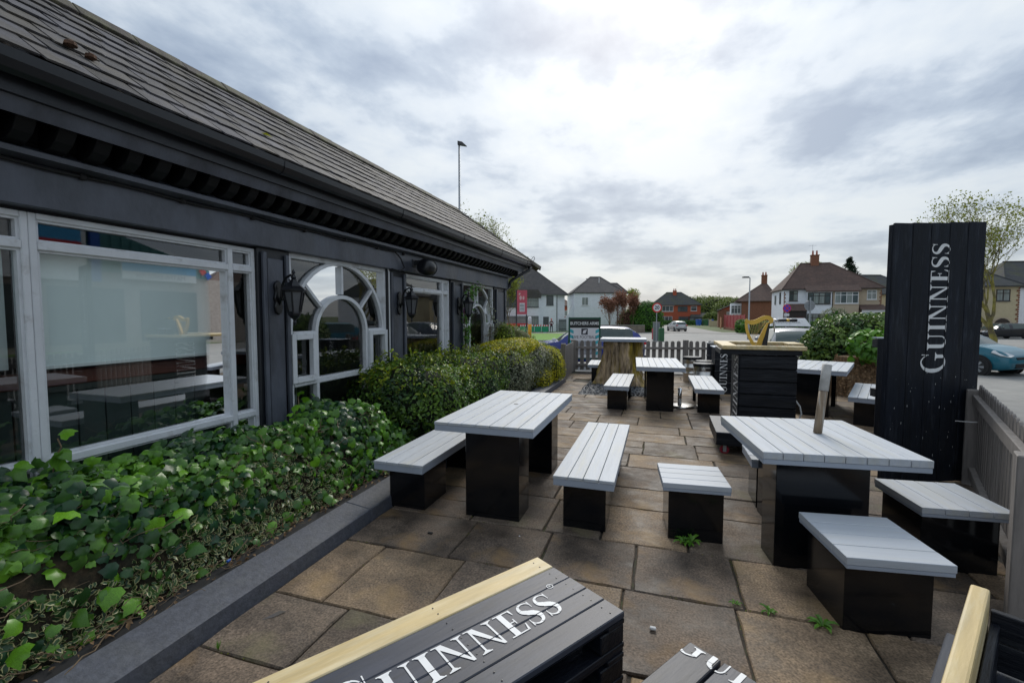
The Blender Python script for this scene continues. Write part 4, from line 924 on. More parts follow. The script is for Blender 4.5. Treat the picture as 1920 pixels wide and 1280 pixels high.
# ================================================================ FOREGROUND PALLETS
def pallet_layers(t, x0, x1, y0, y1, z0, layers, m=black_wood):
    """stack of pallets below the deck; blocks and stringers"""
    z = z0
    for k in range(layers):
        for x in (x0, (x0+x1)/2-.05, x1-.10): MB().box(x, x+.10, y0, y1, z, z+.02).build('base_board', m, t, bevel=.003)
        for x in (x0+.002, (x0+x1)/2-.048, x1-.098):
            for y in (y0+.002, (y0+y1)/2-.07, y1-.142): MB().box(x, x+.096, y, y+.14, z+.0205, z+.098).build('block', black_wood_x, t, bevel=.004)
        for y in (y0, (y0+y1)/2-.05, y1-.10): MB().box(x0, x1, y, y+.10, z+.0985, z+.119).build('stringer_board', m, t, bevel=.003)
        z += .1195
        if k < layers-1:
            n = 5; w = (x1-x0)/n
            for i in range(n): MB().box(x0+i*w+.004, x0+(i+1)*w-.004, y0, y1, z, z+.0205).build('deck_board', m, t, bevel=.003)
            z += .021
    return z
def nails(t, pts, r=.0035):
    m = MB()
    for p in pts: m.lathe([(r, 0), (r*.8, .0012), (0, .0014)], 8, p)
    stuff(m.build('nail_heads', dark_steel, t))
BR = math.atan2(-.555, .832)
t = thing('pallet_bench', 'black pallet bench with a gold plank and large white lettering, nearest the viewer', 'pallet bench', (-.55, 2.12, 0), BR)
z = pallet_layers(t, .0, .53, -1.5, 0, .0, 3)
H = .43
bw = [(.0, .112), (.115, .222), (.224, .325), (.327, .425), (.427, .53)]
for i, (a, b) in enumerate(bw):
    o = MB().box(a, b, -1.5, 0, z+.001, H+random.uniform(-.001, .001)).build('deck_board', gold_wood if i == 0 else black_deck, t, bevel=.004)
    if i == 0: o['label'] = 'gold painted edge plank'
MB().box(.0, .53, -1.5, -.005, z-.002, z+.0008).build('deck_support', black_wood, t)
polys, wd = word2d('GUINNESS')
cap = .138
# the word reads from the near end to the far end; tops towards the gold plank
L_ = wd*cap
lettering('lettering', polys, (.375, -.170-L_, H+.0012), (0, 1, 0), (-1, 0, 0), cap, t, white_paint, cuts=[(0, bw[i][1]+.0012, .0022) for i in (1, 2, 3)])
R_ = ring(0, 0, .014, .014, .003, 0, 360, 0, .001, 16)
mm = MB(); mm.add([(.375-cap-.015+q[1], -.125+q[2], H+.0018+q[0]) for q in R_.v], R_.f); mm.build('registered_mark', white_paint, t)
sans('registered_mark', 'R', .018, (.375-cap-.015, -.125, H+.001), (0, 1, 0), (-1, 0, 0), t, white_paint)
nails(t, [((a+b)/2+s*.022, y, H+.0008) for a, b in bw for y in (-.055, -.60, -1.2) for s in (-1, 1)])

t = thing('pallet_table', 'low black pallet table with the lower halves of white letters along its far edge', 'pallet table', (.145, 1.925, 0), BR)
z = pallet_layers(t, 0, .82, -1.15, 0, 0, 2)
H2 = .29
nb = 6; bwid = .82/nb; cuts = []
for i in range(nb):
    MB().box(i*bwid+.006*(i > 0), (i+1)*bwid-.006, -1.15, 0, z+.001, H2).build('deck_board', black_deck, t, bevel=.004)
    cuts.append((0, (i+1)*bwid, .0065))
cap2 = .112
lettering('lettering', polys, (-.04, -.076, H2+.001), (1, 0, 0), (0, 1, 0), cap2, t, white_paint, cuts=cuts, clip=[((0, -.004, 0), (0, 1, 0)), ((.004, 0, 0), (-1, 0, 0))])
nails(t, [((i+.5)*bwid+s*.03, y, H2+.0008) for i in range(nb) for y in (-.05, -.55) for s in (-1, 1)])

t = thing('pallet_sofa', 'black pallet sofa corner with an upright gold plank at the bottom right', 'pallet sofa', (1.04, 1.93, 0), R(-32))
z = pallet_layers(t, -.064, .75, -1.0, .13, 0, 3)
for i in range(6): MB().box(-.064+i*.136, -.064+i*.136+.128, -1.0, .13, z+.001, .43).build('deck_board', black_deck, t, bevel=.004)
o = MB().box(0, .048, -1.0, 0, .44, .70).build('back_plank', gold_wood, t, bevel=.008, segs=2); o['label'] = 'gold painted plank on edge'
for k in range(2): MB().box(.052, .80, -.022, .004, .44+k*.1, .44+k*.1+.096).build('side_board', black_wood_x, t, bevel=.003)
MB().box(.052, .075, -1.0, -.024, .44, .60).build('back_board', black_wood, t, bevel=.003)

# ================================================================ TALL LETTERED BOARD
sx0, sy0, sx1, sy1 = 2.06, 5.13, 2.93, 5.50
ang = math.atan2(sy1-sy0, sx1-sx0); SW = math.hypot(sx1-sx0, sy1-sy0)
t = thing('tall_board', 'tall upright black plank board with large white vertical lettering', 'sign board', (sx0, sy0, 0), ang)
n = 5; pw = SW/n; HH = 2.47
for i in range(n):
    MB().box(i*pw+.0035, (i+1)*pw-.0035, -.0, .022, .02, HH+random.uniform(-.004, .004)+.007*i).build('board', black_wood_v, t, bevel=.003)
for z in (.03, .55, 1.1, 1.25, 1.8, 2.36): MB().box(.021, SW-.004, .0225, .042, z, z+.09).build('cross_batten', black_wood_x, t, bevel=.003)
MB().box(.001, .020, .0225, .062, .02, HH-.01).build('edge_board', black_wood_v, t, bevel=.002)
for x in (.021, SW/2-.05, SW-.104): MB().box(x, x+.1, .0425, .060, .02, HH-.02).build('back_board', black_wood_v, t, bevel=.003)
capv = .186; lw = wd*capv
lettering('lettering', polys, (.575, -.0, 2.305-lw), (0, 0, 1), (-1, 0, 0), capv, t, white_paint, cuts=[(0, pw*i, .0045) for i in (1, 2, 3, 4)])
# paint chips
mm = MB()
for _ in range(45):
    x = random.uniform(.05, SW-.05); z = random.uniform(.1, 1.1); w_ = random.uniform(.001, .004); h = random.uniform(.003, .03)
    if min(abs(x-pw*i) for i in range(6)) < .012: continue
    mm.add([(x, -.0008, z), (x+w_, -.0008, z+.004), (x+w_*.8, -.0008, z+h), (x-.001, -.0008, z+h*.8)], [(0, 1, 2, 3)])
stuff(mm.build('paint_chips', white_paint, t))
t2 = thing('cable_tie', 'pale cable tie holding the tall board to the fence post', 'cable tie', (2.80, 5.36, .62))
MB().tube([(-.10, -.005, 0), (.02, -.02, .0), (.12, -.02, .003), (.17, .02, .003)], .0045, 6).build('strap', white_pl, t2)

t = thing('plank_screen', 'narrower black pallet screen standing behind the left edge of the tall board', 'screen', (2.60, 6.75, 0), R(10))
for i in range(3): MB().box(i*.11, i*.11+.105, 0, .02, .0, 1.33).build('board', black_wood_v, t, bevel=.003)
for z in (0, .6, 1.22): MB().box(0, .33, .022, .12, z, z+.1).build('spacer_block', black_wood, t)
MB().box(-.005, .335, -.004, .125, 1.333, 1.345).build('top_strip', grey_edge, t)

# ================================================================ FENCES
def picket(w, h, thk=.018, rnd=True):
    r = w/2; pl_ = [(-r, 0), (r, 0), (r, h-r)]+([(r*math.cos(R(a)), h-r+r*math.sin(R(a))) for a in (30, 60, 90, 120, 150)] if rnd else [(r, h), (-r, h)])+[(-r, h-r)]
    return MB().prism(pl_, thk, 'y', -thk/2)
def fence(label, p0, p1, pitch, w, h, z0=.0, rails=(.18, .72), m=fence_grey, posts=(), post_h=None, post_w=.095, side=1, rnd=True, cat='fence', first=.5, railh=.07):
    p0 = Vector(p0); p1 = Vector(p1); d = p1-p0; L = d.length; rz = math.atan2(d.y, d.x)
    t = thing('picket_fence', label, cat, (p0.x, p0.y, z0), rz)
    me = picket(w, h-.05, rnd=rnd).mesh('picket', m); n = int(L/pitch)
    for i in range(n):
        x = (i+first)*pitch
        o = link('picket', me, t, loc=(x, .033*side, .05+random.uniform(-.006, .006)), bevel=.002); o.rotation_euler = (0, R(random.uniform(-.5, .5)), 0)
    for z in rails: MB().box(0, L, -.022, .022, z, z+railh).build('rail', m, t, bevel=.004)
    for x, ph, pw_ in posts: MB().box(x-pw_/2, x+pw_/2, -.023-pw_*.9, -.0235, 0, ph).build('post', m, t, bevel=.006) if False else MB().box(x-pw_/2, x+pw_/2, -pw_/2-.01*side, pw_/2-.01*side, 0, ph).build('post', m, t, bevel=.006)
    return t
fence('grey picket fence across the far side of the patio behind the big stump', (-2.33, 13.02, 0), (4.1, 14.25, 0), .168, .105, .90, rails=(.16, .66), posts=[(0, .92, .13), (3.12, .93, .13), (6.3, .93, .13)], side=1)
fence('short grey picket fence return ending in a thick post by the patio entrance', (-2.20, 10.98, 0), (-2.33, 12.94, 0), .165, .105, .88, rails=(.14, .66), posts=[(0, .93, .115)], side=-1)
fence('low grey picket fence behind the lime shrubs left of the entrance', (-5.3, 12.05, 0), (-3.15, 12.75, 0), .17, .115, .80, rails=(.16, .58), posts=[(2.22, .80, .15)], side=1)
fence('white picket fence farther back behind the dark pickets', (-6.8, 14.6, 0), (-3.4, 15.9, 0), .19, .12, .86, z0=-.15, rails=(.16, .58), m=upvc, posts=[(3.5, .95, .12)], side=1)
fence('grey picket fence with slanting rails along the right side of the patio', (2.87, 5.42, 0), (1.86, 3.02, 0), .118, .085, .97, rails=(.10, .79), posts=[(.0, .915, .10), (2.60, .90, .12)], side=1, railh=.085)
fence('hidden stretch of the right picket fence running back past the tall board', (4.1, 8.6, 0), (2.9, 5.55, 0), .118, .085, .97, rails=(.10, .79), posts=[], side=1)

# ================================================================ BAR COUNTER
t = thing('bar_counter', 'mobile black pallet bar with gold top on a trolley with red casters', 'bar', (.66, 5.67, 0), R(-1))
MB().box(0, 1.10, 0, .92, .125, .262).build('trolley_base', black_wood_x, t, bevel=.004)
MB().box(-.004, 1.104, -.004, .924, .2625, .275).build('trolley_deck', black_deck, t, bevel=.003)
bx0, bx1, by0, by1 = .215, .80, .03, .62
rows = [(.28, .425), (.435, .575), (.59, .72), (.735, .865), (.88, 1.01), (1.025, 1.165)]
for z0, z1 in rows: MB().box(bx0+.012, bx1, by0, by0+.022, z0, z1).build('slat', black_wood_x, t, bevel=.004)
MB().box(bx0, bx0+.010, by0, by1-.3, .28, 1.17).build('side_board', black_wood_v, t, bevel=.002)
MB().box(bx0, bx0+.010, by1-.295, by1, .28, 1.17).build('side_board', black_wood_v, t, bevel=.002)
MB().box(bx1-.012, bx1-.002, by0+.024, by1, .28, 1.17).build('side_board', black_wood_v, t, bevel=.002)
MB().box(bx0+.012, bx1-.014, by0+.04, by1-.01, .28, 1.15).build('inner_carcass', black_wood, t)
cb_ = .33; 
lettering('lettering', polys, (bx0-.0002, by0+.035, .285), (0, 0, 1), (0, -1, 0), .125, t, white_paint) if False else None
lc = .86/wd
# white vertical lettering on the left flank (reads upwards, tops towards the back)
def rev(pl): return pl
lettering('lettering', [[[(a, b*2.6) for a, b in p] for p in g] for g in polys], (bx0-.0003, by0+.02, .30), (0, 0, 1), (0, 1, 0), lc, t, white_paint, cuts=[(2, z1+.006, .006) for z0, z1 in rows[:-1]])
# gold top frame
for b in ((.04, .88, 0, .13), (.04, .20, .131, 1.05), (.201, 1.0, .90, 1.05), (.84, 1.0, .62, .899)):
    MB().box(*b, 1.235, 1.277).build('top_board', gold_wood, t, bevel=.004)
MB().box(.16, .84, .131, .62, 1.17, 1.178).build('drip_tray', black_wood, t)
MB().box(.02, .84, .02, .60, 1.178, 1.232).build('top_frame', black_wood_x, t)
for x, y in ((.10, .10), (1.0, .10), (.10, .82), (1.0, .82)):
    c_ = MB(); c_.lathe([(.045, -.015), (.052, -.008), (.052, .008), (.045, .015)], 20, (x, y, .052), axis='y'); w_ = c_.build('caster_wheel', red_rubber, t, smooth=False, bevel=.003)
    MB().lathe([(.026, -.018), (.026, .018)], 14, (x, y, .052), axis='y').build('hub', rubber, w_)
    MB().box(x-.018, x+.018, y-.026, y-.02, .03, .12).box(x-.018, x+.018, y+.02, y+.026, .03, .12).box(x-.04, x+.04, y-.04, y+.04, .118, .125).build('caster_bracket', galv, t)
# harp shaped beer font
t = thing('harp_font', 'golden harp shaped beer font standing in the bar top', 'beer font', (1.13, 6.02, 1.19), R(-8))
# outline in x (right), z (up); thickness in y
def strip3(pts, ws, y0, y1, m_):
    out = MB()
    for q in arcstrip(pts, ws, 5): out.prism(q, y1-y0, 'y', y0)
    return out
neck = strip3([(-.135, .385), (-.115, .355), (-.07, .345), (-.02, .360), (.03, .39), (.075, .405), (.115, .39), (.125, .36), (.105, .335)], [.010, .021, .027, .027, .025, .024, .024, .021, .012], -.028, .028, None)
neck.build('neck', gold_metal, t, smooth=False, bevel=.006, segs=2)
strip3([(-.135, .375), (-.132, .31), (-.12, .24), (-.095, .17), (-.06, .10), (-.03, .06), (-.01, .02), (0, 0)], [.014, .015, .016, .017, .018, .022, .030, .036], -.024, .024, None).build('fore_pillar', gold_metal, t, bevel=.005, segs=2)
strip3([(.095, .345), (.075, .29), (.05, .22), (.025, .15), (.005, .08), (0, .03)], [.012, .020, .024, .026, .028, .028], -.026, .026, None).build('sound_box', gold_metal, t, bevel=.006, segs=2)
m = MB()
for k in range(11):
    u = k/10; x0 = -.105+u*.185; z0 = .345+.04*math.sin(u*2.2); x1 = -.052+u*.105; z1 = .135+u*.185
    m.tube([(x0, 0, z0), (x1, 0, z1)], .0024, 5)
m.build('strings', mat('brass_string', (.75, .55, .22), .3, .9), t)
m = MB(); m.prism([(.03, .0), (.085, .0), (.115, .345), (.10, .35), (.075, .25), (.045, .12), (.03, .04)], .06, 'y', -.03); m.build('black_column', plastic_black, t, bevel=.006)
m = MB(); m.tube([(.12, .02, .335), (.16, .04, .365), (.185, .05, .37)], .010, 8); m.lathe([(.016, .15), (.016, .185), (.013, .20)], 12, (0, .05, .372), axis='x'); m.tube([(.158, .05, .372), (.158, .05, .33), (.163, .045, .29), (.165, .04, .235)], [.014, .014, .009, .006], 10); m.build('tap_spout', chrome, t, smooth=True)
m = MB(); m.lathe([(.010, .195), (.015, .21), (.016, .26), (.014, .285)], 12, (0, .05, .372), axis='x'); m.lathe([(.014, .315), (.019, .335), (.017, .385), (.006, .395)], 12, (0, .05, .372), axis='x'); m.build('tap_handle', plastic_black, t, smooth=True)
MB().lathe([(.015, .285), (.018, .29), (.018, .31), (.015, .315)], 12, (0, .05, .372), axis='x').build('tap_collar', gold_metal, t, smooth=True)
t = thing('drinks_hose', 'white plastic hose looping from the right side of the bar', 'hose', (1.47, 5.95, 0))
MB().tube([(0, 0, .68), (.04, -.02, .65), (.085, -.04, .58), (.10, -.05, .50), (.075, -.05, .42), (.02, -.03, .385), (-.01, 0, .38)], .0085, 8).build('hose', white_hose, t, smooth=True)
MB().tube([(.06, -.04, .36), (.065, -.05, .30)], [.012, .018], 8).build('hose_end', white_hose, t)

# black pallet counter behind, kegs, drum
t = thing('pallet_counter', 'second black pallet counter with white vertical lettering behind the bar', 'counter', (1.12, 10.15, 0), R(2))
for k, (z0, z1) in enumerate(((.0, .235), (.245, .475), (.485, .715), (.725, .95))):
    MB().box(0, .62, 0, .022, z0, z1).build('slat', black_wood_x, t, bevel=.004)
    MB().box(0, .62, .0225, .05, z1+.0005, z1+.0095).build('spacer', galv, t) if k < 3 else None
MB().box(.002, .618, .0505, .50, 0, .95).build('carcass', black_wood, t)
MB().box(-.03, .66, -.02, .54, .952, .972).build('top_board', grey_edge, t, bevel=.004)
lettering('lettering', polys, (.232, -.0005, .03), (0, 0, 1), (-1, 0, 0), .90/wd*1.0, t, white_paint, cuts=[(2, z, .005) for z in (.24, .48, .72)])
def keg(label, loc, rim=plastic_black, rz=0):
    t = thing('beer_keg', label, 'keg', loc, rz, 'steel beer kegs by the far fence')
    MB().lathe([(.0, .06), (.17, .07), (.20, .12), (.20, .20), (.208, .21), (.208, .225), (.20, .235), (.20, .34), (.208, .35), (.208, .365), (.20, .375), (.20, .45), (.17, .50), (0, .50)], 32).build('body', steel, t, smooth=True)
    MB().lathe([(.20, .0), (.204, .008), (.20, .12)], 32, caps=False).build('base_ring', steel, t, smooth=True)
    k = MB(); k.lathe([(.20, .45), (.205, .52), (.205, .595), (.192, .60), (.190, .52)], 32, caps=False); k.build('top_ring', steel, t, smooth=True)
    MB().lathe([(.215, .545), (.215, .60), (.205, .612), (0, .615)], 32).build('seat_cap', rim, t)
    hh = MB(); hh.prism([(-.05+.03*math.cos(R(a)), .49+.02*math.sin(R(a))) for a in range(90, 271, 30)]+[(.05+.03*math.cos(R(a)), .49+.02*math.sin(R(a))) for a in range(-90, 91, 30)], .02, 'y', -.215); hh.build('hand_hole', plastic_black, t)
    return t
kg = keg('steel keg with a black cap, front right of the group behind the bench', (.93, 10.35, 0), rz=R(25))
kg2 = copy_thing(kg, (.80, 11.9, 0), R(60), 'steel keg at the left of the group, nearest the picket fence'); kg3 = copy_thing(kg, (1.02, 10.95, 0), R(-40), 'steel keg mostly hidden directly behind the front keg')
t = thing('black_drum', 'black ribbed drum with a grey rim behind the kegs', 'drum', (1.52, 12.3, 0))
MB().lathe([(.36, 0), (.36, .28), (.37, .29), (.37, .31), (.36, .32), (.36, .60), (.37, .61), (.37, .63), (.36, .64), (.36, .92)], 30).build('body', black_wood_v, t)
MB().lathe([(.37, .92), (.37, .945), (.34, .945), (.34, .90)], 30, caps=False).build('rim', galv, t)

# ================================================================ STUMPS
def stump(name, label, loc, r0, r1, H, m, seed=0, n=150, rings=34):
    t = thing(name, label, 'tree stump', loc); vs = []; fs = []
    for i in range(rings+1):
        u = i/rings; z = H*u
        for k in range(n):
            a = 2*math.pi*k/n; rad = r1+(r0-r1)*(1-u)**2.6
            rad *= 1+.30*math.cos(3*a+seed+.8*math.sin(3*u))*(1-u)**2+.10*math.sin(7*a+seed+2.2*noise.noise(Vector((math.cos(a)*2, math.sin(a)*2, u+seed))))
            rad *= 1+.14*noise.noise(Vector((math.cos(a)*2.5, math.sin(a)*2.5, u*1.2+seed)))+.10*noise.noise(Vector((math.cos(a)*9, math.sin(a)*9, u*1.6+seed)))+.06*noise.noise(Vector((math.cos(a)*18, math.sin(a)*18, u*1.5)))
            cz_ = noise.noise(Vector((math.cos(a)*4.2, math.sin(a)*4.2, u*.9+seed*3))); ck = max(0, 1-abs(cz_)*9)
            rad *= 1-.16*ck*(1-.3*u); rad *= 1+.05*noise.noise(Vector((math.cos(a)*9, math.sin(a)*9, u*7+seed)))
            vs.append((rad*math.cos(a), rad*math.sin(a)*.9, z))
    for i in range(rings):
        for k in range(n): fs.append((i*n+k, i*n+(k+1) % n, (i+1)*n+(k+1) % n, (i+1)*n+k))
    fs.append(tuple(rings*n+k for k in range(n)))
    MB().add(vs, fs).build('trunk', m, t, smooth=True)
    return t
stump_m = mat('stripped_mossy_wood', (.42, .31, .20), .8, var=.62, vscale=2.2, bump=1, bscale=7, stretch=(5, 5, .8), col2=(.26, .185, .02), c2=(.45, .58), c2scale=.7); [setattr(q.inputs['Distance'], 'default_value', .04) for q in stump_m.node_tree.nodes if q.type == 'BUMP']
t = stump('tree_stump', 'huge pale mossy tree stump used as a high table base', (-.80, 11.0, 0), .54, .41, 1.01, stump_m, 2.0)
MB().box(-.30, -.14, -.42, -.40, .0, .06).build('dark_hollow', soil, t) if False else None
t = thing('stump_table_top', 'grey board top laid over the big mossy stump', 'table top', (-1.27, 10.55, 1.02), R(3))
for i in range(5): MB().box(0, 1.03, i*.18+.003, i*.18+.177, .04, .062).build('plank', grey_topx, t, bevel=.002)
MB().box(.003, 1.027, .003, .03, 0, .0385).box(.003, 1.027, .87, .897, 0, .0385).box(.003, .03, .031, .869, 0, .0385).box(1.0, 1.027, .031, .869, 0, .0385).build('apron', grey_edge, t)
stump_b = mat('brown_root_wood', (.17, .10, .055), .9, var=.45, vscale=9, bump=1, bscale=16, stretch=(3, 3, .8), col2=(.28, .19, .11), c2=(.4, .6), c2scale=8)
stump('tree_stump', 'brown ivy littered stump beside the hedge, left of the black panel', (3.95, 10.95, 0), .70, .38, .78, stump_b, 4.0)
n = 1500; th = rng.uniform(0, 6.28, n); zz = rng.uniform(0, .78, n); rr = .44+.25*(1-zz/.85)**1.8
P = np.stack([3.95+rr*np.cos(th), 10.95+rr*.9*np.sin(th), zz], 1)
tag(leafcloud('fallen_leaves', P, np.stack([np.cos(th), np.sin(th), .3*np.ones(n)], 1)+rng.normal(0, .5, (n, 3)), rng.uniform(.04, .08, n), T_OVAL, L_dry), 'dead brown leaves caught on the stump by the hedge', 'leaves', kind='stuff')
shrub('broadleaf_plant', 'bright green round leaved plant sprouting over the brown stump', 'plant', (3.95, 10.45, 1.02), (.40, .25, .30), 260, (.09, .15), T_HEART, L_weed, seed=12, core=.45, flat=.1)
shrub('laurel_hedge', 'thick glossy laurel hedge between the patio and the car park', 'hedge', (4.50, 12.15, .80), (1.30, .80, .85), 9000, (.07, .125), T_OVAL, L_laurel, ex=2.7, seed=13, amp=.10)

# ================================================================ SIGN, SMALL STUFF
t = thing('a_board', 'dark green A-frame board advertising live football behind the fence', 'sign board', (-2.66, 14.0, -.1), R(17.8))
m = MB(); Wd = 1.0
for x in (0, Wd-.05): m.box(x, x+.05, 0, .03, 0, 1.66)
m.box(.05, Wd-.05, .0005, .0295, 1.60, 1.655); m.box(.05, Wd-.05, .0005, .0295, .35, .40); m.build('front_frame', sign_green, t, bevel=.004)
m = MB()
for x in (.02, Wd-.05):
    m.add([(x, .55, 0), (x+.05, .55, 0), (x+.05, .035, 1.62), (x, .035, 1.62), (x, .59, 0), (x+.05, .59, 0), (x+.05, .07, 1.62), (x, .07, 1.62)], [(0, 1, 2, 3), (4, 5, 6, 7), (0, 3, 7, 4), (1, 2, 6, 5)])
m.add([(Wd-.045, .06, .1), (Wd-.045, .5, .1), (Wd-.045, .06, 1.6)], [(0, 1, 2)]); m.build('rear_frame', sign_green, t)
MB().box(.05, Wd-.05, .008, .022, 1.33, 1.60).build('header_panel', sign_black, t)
MB().box(.05, Wd-.05, .006, .020, .40, 1.33).build('poster', poster, t)
sans('header_lettering', 'BUTCHERS ARMS', .130, (Wd/2, .006, 1.465), (1, 0, 0), (0, 0, 1), t, white_paint, bold=.003, width=.90)
sans('poster_lettering', 'LIVE FOOTBALL', .135, (Wd/2, .006, 1.04), (1, 0, 0), (0, 0, 1), t, poster_ink, width=.80)
m = MB(); m.prism([(.40, 1.12), (.60, 1.12), (.60, 1.31), (.40, 1.31)], .002, 'y', .0035); m.build('poster_emblem', poster_ink, t)
m = MB(); m.prism([(.44, 1.15), (.53, 1.16), (.57, 1.28), (.46, 1.25)], .001, 'y', .0022); m.build('emblem_figure', poster, t)
m = MB()
for x0, s in ((.05, 1), (Wd-.05, -1)):
    for k in range(5): z = 1.30-k*.17; m.prism([(x0, z), (x0+s*.11, z-.05), (x0+s*.11, z-.15), (x0, z-.10)], .001, 'y', .0045)
m.build('poster_stripes', poster_teal, t)
m = MB(); m.prism([(.12, .5), (.88, .5), (.88, .93), (.12, .93)], .0008, 'y', .0048); m.build('poster_lower_panel', mat('poster_checks', (.35, .36, .40), .5, var=.5, vscale=10), t)

t = thing('post_sign', 'faded red advert sign on two dark posts beyond the hedge', 'sign', (*W(.2, 19, -.5),), R(17.8)) if False else thing('post_sign', 'faded red advert sign on two dark posts beyond the hedge', 'sign', (-5.66, 18.1, -.2), R(17.8))
m = MB(); m.box(0, .05, 0, .05, 0, 2.86); m.build('post', dark_steel, t); MB().box(.42, .47, 0, .05, 0, 1.85).build('post', dark_steel, t)
MB().box(.05, .47, .0, .03, 1.86, 2.86).build('sign_panel', pink_sign, t, bevel=.004)
MB().box(.16, .37, -.004, -.0005, 1.97, 2.33).build('notice', white_pl, t)
m = MB()
for k in range(5): m.box(.175, .355, -.0065, -.0045, 2.01+k*.06, 2.035+k*.06)
m.build('notice_lines', poster_ink, t)
m = MB(); m.prism([(.20+.05*math.cos(R(a)), 2.54+.09*math.sin(R(a))) for a in range(0, 360, 30)], .002, 'y', -.003); m.prism([(.32+.04*math.cos(R(a)), 2.54+.08*math.sin(R(a))) for a in range(0, 360, 30)], .002, 'y', -.003); m.prism([(.13, 2.64), (.20, 2.70), (.18, 2.76), (.12, 2.72)], .002, 'y', -.003); m.build('sign_figure', mat('faded_print', (.62, .42, .40), .6), t)
t = thing('planter_pot', 'small grey planter box with pale flowers behind the white fence', 'planter', (-6.05, 19.6, -.15)); MB().box(0, .8, 0, .4, 0, .62).build('box', galv, t, bevel=.01)
stuff(leafcloud('flowers', np.stack([rng.uniform(0, .8, 260), rng.uniform(0, .4, 260), rng.uniform(.6, .85, 260)], 1), rng.normal(0, 1, (260, 3)), .06, T_DIAMOND, L_mid, t))
t = thing('bollard', 'grey and orange bollard just right of the red sign', 'bollard', (-5.42, 19.4, -.15)); MB().lathe([(.075, 0), (.075, .78)], 14).build('lower_tube', galv, t, smooth=True); MB().lathe([(.08, .78), (.08, 1.38)], 14).build('orange_band', yellow_pl, t, smooth=True); MB().lathe([(.08, 1.38), (.08, 1.66), (.05, 1.72)], 14).build('white_band', white_pl, t, smooth=True)

# weeds, litter
def weed(label, loc, n, s, grass=False):
    t = thing('grass_tuft' if grass else 'weed', label, 'weed', loc)
    for k in range(n):
        a = 6.28*k/n+random.uniform(-.3, .3); L = s*random.uniform(.7, 1.1)
        if grass: mm = MB().add([(0, -.002, 0), (0, .002, 0), (L*.4, 0, L)], [(0, 1, 2)])
        else: mm = MB().add([(0, 0, 0), (L*.35, L*.16, L*.35), (L*.75, L*.13, L*.38), (L, 0, L*.2), (L*.75, -L*.13, L*.38), (L*.35, -L*.16, L*.35), (L*.5, 0, L*.30)], [(0, 1, 6), (1, 2, 6), (2, 3, 6), (3, 4, 6), (4, 5, 6), (5, 0, 6)])
        me = mm.mesh('leaf', L_weed); at_ = me.attributes.new('tint', 'FLOAT', 'POINT'); at_.data.foreach_set('value', [random.random()]*len(me.vertices))
        link('blade' if grass else 'leaf', me, t, rot=(0, random.uniform(-.2, .2), a))
weed('small leafy weed at the foot of the left square stool', (.20, 3.36, .008), 11, .085)
weed('second sprig of weed at the stool foot, a little taller', (.25, 3.37, .02), 8, .08)
weed('star shaped weed in the paving joint left of the near stool', (.84, 2.66, .008), 8, .075)
weed('small weed in the paving joint, middle of the row', (.60, 2.70, .008), 7, .055)
weed('tiny weed in the paving joint, leftmost of the row', (.44, 2.72, .008), 6, .04)
weed('grass tuft at the kerb foot beside the gold plank', (-2.0, 1.575, .005), 26, .05, True)
weed('grass tuft in the joint by the near table leg', (-.55, 2.70, .005), 14, .03, True)
tag(MB().lathe([(.006, -.016), (.010, -.012), (.010, .012), (.006, .016)], 8, (0.0, 2.36, .018), axis='x').build('chalk_piece', white_pl), 'small white lump lying on the paving right of the pallet bench', 'litter')
for (x, y, s, lb) in ((.71, 2.02, .010, 'tiny pale pebble between the pallet table and the near stool'), (-.94, 3.1, .006, 'tiny pale pebble by the leg of the near long table'), (1.35, 2.45, .008, 'tiny pale pebble between the near stool and the gold plank'), (1.55, 2.5, .009, 'tiny pale pebble by the thick near fence post')):
    tag(MB().lathe([(s*.3, 0), (s, .002), (s*.8, .005), (0, .006)], 7, (x, y, .008)).build('pebble', poster), lb, 'pebble', 'pale pebbles on the paving')
tag(MB().box(-1.60, -1.565, 2.93, 2.95, .008, .018).build('black_fragment', rubber), 'small black plastic piece on the paving near the left bench', 'litter')
tag(MB().add([(-1.98, 1.80, .01), (-1.93, 1.84, .012), (-1.90, 1.90, .012), (-1.94, 1.89, .014)], [(0, 1, 2, 3)]).build('slate_flake', slate), 'grey slate flake lying against the kerb', 'litter')
tag(MB().lathe([(.008, -.012), (.008, .012)], 8, (-2.45, 2.02, .14), axis='y').build('bottle_cap', blue_pl), 'small blue cap among the ivy at the kerb', 'litter')
